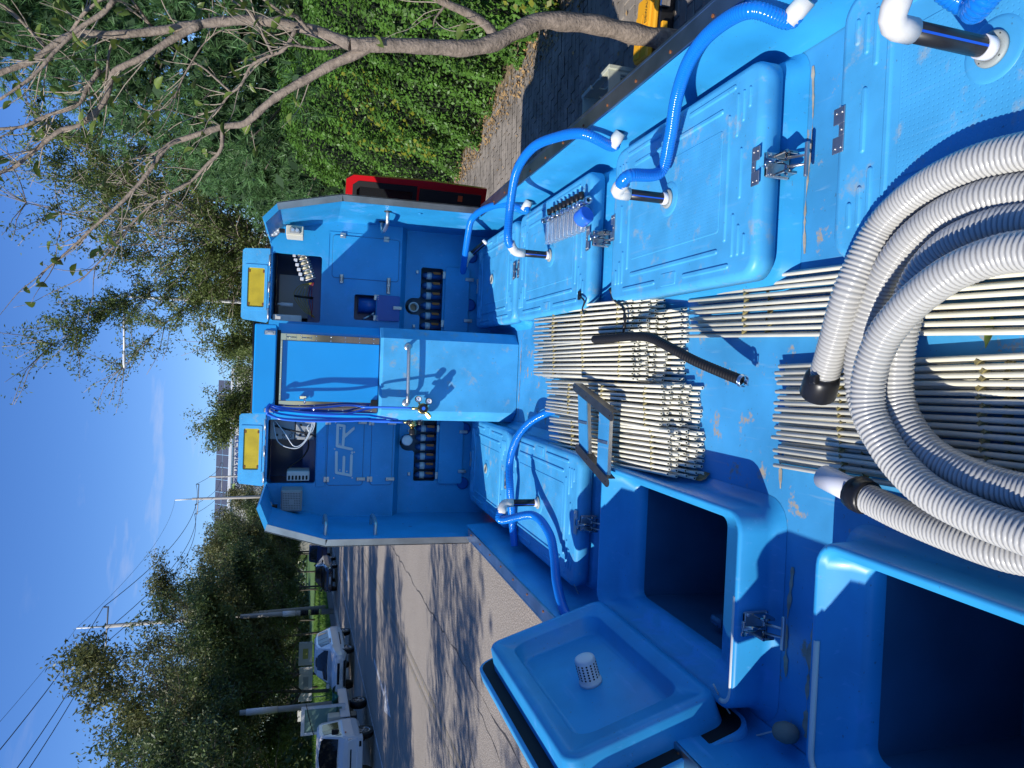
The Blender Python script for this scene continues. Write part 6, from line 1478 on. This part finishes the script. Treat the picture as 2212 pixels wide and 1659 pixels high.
wire(pA, at(165, 1357, y=yA), at(378, 1080, y=yB2), 1.4, .014); wire(pA, at(165, 1357, y=yA), at(165, 1357, y=yA) + Vector((4.0, -62, 0)), 1.3, .012)
pS = pole_obj('striped_pole', 'concrete pole with a yellow and black striped base between the parked cars', road_pt(52.5, -13.6, 0), road_pt(52.5, -13.6, 6.4), .20, .14)
mb = MB()
for k in range(4):
    z = .95 + k * .36; mb.lathe(road_pt(52.5, -13.6, z), (0, 0, 1), [(0, .198), (.18, .197)], 16, mi=k % 2)
for k in range(4): mb.lathe(road_pt(52.5, -13.6, .95 + .18 + k * .36), (0, 0, 1), [(0, .197), (.18, .196)], 16, mi=1)
mb.build('striped_sleeve', ['stripe_yellow', 'seal_black'], pS)
mb = MB(); mb.lathe(road_pt(52.5, -13.6, 2.75), (0, 0, 1), [(0, .196), (.85, .190)], 16); mb.build('notice_sleeve', 'sign_white', pS)
pN = pole_obj('concrete_pole', 'pale concrete pole among the trees behind the small white truck', road_pt(38, -14.6, 0), road_pt(38, -14.6, 5.2), .17, .13)
mb = MB(); mb.lathe(road_pt(38, -14.6, 3.4), (0, 0, 1), [(0, .165), (1.5, .160)], 14); mb.build('notice_sleeve', 'sign_white', pN)
sl = empty('street_lamp', 'white street lamp with a long arm seen through the upright tree', 'street lamp')
a, b = at(268, 640, y=30), at(268, 792, y=30); base = Vector((at(640, 655, y=30).x, 30, .1)); mb = MB(); mb.tube([base, a - Vector((0, 0, .3)), a, a + (b - a) * .05], [.09, .06, .05, .045], 10); mb.build('lamp_post', 'lamp_white', sl)
mb = MB(); mb.cyl(a, b, .05, .03, seg=10); mb.build('lamp_arm', 'lamp_white', sl); mb = MB(); d3 = (b - a).normalized(); mb.tube([b - d3 * .65, b - d3 * .5, b - d3 * .1, b + d3 * .05], [.03, .055, .05, .02], 10); mb.build('lamp_head', 'lamp_white', sl)
for k, (X, Y, yy, w3, h3) in enumerate(((660, 1412, 58, 1.9, 1.05), (660, 1478, 58, 2.8, 1.05), (655, 1540, 60, 1.4, .9))):
    p = at(X, Y, y=yy); o = empty('notice_board', ['white notice board with a yellow patch among the row trees', 'striped white notice board right of the pale concrete pole', 'plain small notice board among the left trees'][k], 'sign', (p.x, p.y, .1))
    mb = MB(); mb.bbox(-w3 / 2, w3 / 2, -.03, .03, p.z - .1 - h3 / 2, p.z - .1 + h3 / 2, .01); mb.build('board', 'sign_white', o)
    for sx in (-.4, .4): mb = MB(); mb.cyl((sx * w3, 0, 0), (sx * w3, 0, p.z - .1 - h3 / 2), .04, seg=8); mb.build('leg', 'pole_grey', o)
    mb = MB(); mb.box(-w3 * .22, w3 * .22, -.034, -.031, p.z - .1 - h3 * .2, p.z - .1 + h3 * .2); mb.build('printed_patch', 'stripe_yellow' if k == 0 else 'unit_grey', o)

# ------------------------------------------------------------------ white factory far behind
YB = 130.0
fb = empty('factory_building', 'white panelled factory with blue sign letters and a solar panel roof', 'building', (0, 0, 0))
def BP(X, Y): return at(X, Y, y=YB)
x0, x1 = BP(520, 1200).x, BP(520, 800).x; zt3 = BP(497, 880).z; zt4 = BP(506, 1100).z
zr3 = zt3 - .6
mb = MB(); mb.box(x0, x1, YB + .25, YB + 40, -.1, zr3); mb.build('wall_core', 'pole_grey', fb)
pw = 1.75; nx = int((x1 - x0) / pw) + 1; ph = 1.75
pm = MB(); pm.bbox(.03, pw - .03, 0, .2, .03, ph - .03, .02); tmp = pm.build('wall_panel', 'panel_wall', fb); pme = tmp.data; bpy.data.objects.remove(tmp)
for i in range(nx):
    for j in range(4):
        o = link('wall_panel', pme, fb); o.location = (x0 + i * pw, YB + .02, zr3 - (j + 1) * ph)
# roof edge beam and the sloping bank of solar panels
mb = MB(); mb.bbox(x0 - .4, x1 + .4, YB - .3, YB + .3, zr3 + .05, zr3 + .55, .05); mb.build('roof_edge', 'lamp_white', fb)
sm2 = MB(); sm2.bbox(.04, 2.16, 0, .06, .04, 1.36, .01); tmp = sm2.build('solar_panel', 'solar', fb); sme = tmp.data; bpy.data.objects.remove(tmp)
tilt = rad(-38)
for i in range(int((x1 - x0) / 2.2)):
    for j in range(2):
        o = link('solar_panel', sme, fb); o.location = (x0 + i * 2.2, YB + .5 + j * 1.4 * math.sin(-tilt), zr3 + .65 + j * 1.4 * math.cos(tilt)); o.rotation_euler = (tilt, 0, 0)
text_obj('sign_letters', '㈜바산기술연구원', 1.12, (BP(514, 992).x, YB - .02, BP(514, 992).z), (PI / 2, 0, 0), 'letter_blue', fb, .06)
q = BP(511, 1049); mb = MB(); mb.lathe((q.x, YB - .02, q.z - .2), (0, -1, 0), [(0, .55), (.06, .55)], 24); mb.build('logo_disc', 'logo_grey', fb)
mb = MB(); mb.prism([Vector((q.x - .1 + r * math.cos(a2) * 1.1, YB - .1, q.z + .22 + r * math.sin(a2))) for r, a2 in [(.5, PI * k / 8) for k in range(9)]], (0, .05, 0)); mb.build('logo_leaf', 'logo_green', fb)
mb = MB(); mb.tube(spline([(q.x - .8, YB - .12, q.z - .7), (q.x - .5, YB - .12, q.z - .3), (q.x, YB - .12, q.z - .4), (q.x + .5, YB - .12, q.z - .1), (q.x + .75, YB - .12, q.z - .5)], .15), .045, 6); mb.build('logo_swirl', 'letter_blue', fb)
# far wooded rise closing the view
def far_pos(n):
    x = RNG.uniform(-240, 260, n); y = RNG.uniform(210, 270, n); h2 = 7 + 3 * np.sin(x * .05) + 2 * np.sin(x * .13 + 1)
    return np.stack([x, y, RNG.random(n) ** .6 * h2], 1)
tag(stuff(scatter_quads('far_wood', 22000, far_pos, lambda n: RNG.uniform(.5, 1.4, n), 'leaf_row2', aspect=.8)), 'far line of green woodland on the horizon', 'woodland')

def belt_pos(n):
    s = RNG.uniform(-40, 190, n); d = -44 + RNG.normal(0, 1.2, n); hb = 6.0 + 1.2 * np.sin(s * .21) + .8 * np.sin(s * .57)
    return np.stack([ROAD.x * s + ROADN.x * d, ROAD.y * s + ROADN.y * d, RNG.random(n) * hb], 1)
tag(stuff(scatter_quads('shrub_belt', 30000, belt_pos, lambda n: RNG.uniform(.25, .6, n), 'leaf_row2', aspect=.7)), 'dark belt of shrubs closing the lawn behind the row of trees', 'shrubs')
def bush(loc, rx, ry, hz, n, label, m='leaf_row2', leaf=.05):
    t = empty('garden_bush', label, 'bush', loc)
    d = RNG.normal(size=(n, 3)); d /= np.linalg.norm(d, axis=1)[:, None]; rr = RNG.random(n) ** .33
    lump = 1 + .18 * np.sin(d[:, 0] * 6 + 1) * np.sin(d[:, 1] * 5) + .14 * np.sin(d[:, 2] * 9 + d[:, 0] * 4)
    P = d * (rr * lump)[:, None] * np.array([rx, ry, hz * .55]) + np.array([0, 0, hz * .5]); P = P[P[:, 2] > 0]
    v, f = leaf_arrays(P, RNG.uniform(.6, 1.4, len(P)) * leaf, RNG.normal(size=(len(P), 3)) + np.array([0, 0, .5]), .5); stuff(np_mesh('foliage', v, f, m, t))
    mb = MB()
    for k in range(6): mb.tube(limb_path((random.uniform(-.2, .2), random.uniform(-.2, .2), 0), (random.uniform(-.5, .5), random.uniform(-.5, .5), 1), hz * .8, 5, .15), [.03, .025, .02, .014, .009, .005], 5)
    mb.build('stems', 'bark_dark', t)
bush((7.6, 17.2, .1), 2.4, 1.6, 3.6, 9000, 'dark bush under the tall pine behind the hedge')
bush((10.8, 15.0, .1), 2.6, 1.6, 4.0, 9000, 'dark bush behind the near part of the hedge')
bush((5.6, 23.0, .1), 2.2, 1.6, 3.6, 8000, 'dark bush at the far end of the hedge')
bush((14.5, 20.0, .1), 4.0, 2.0, 5.0, 12000, 'large dark bush far to the right behind the pines', leaf=.08)
bush((9.5, 27.0, .1), 4.0, 2.0, 4.5, 12000, 'broad dark bush below the tall thin-leaved tree', leaf=.08)
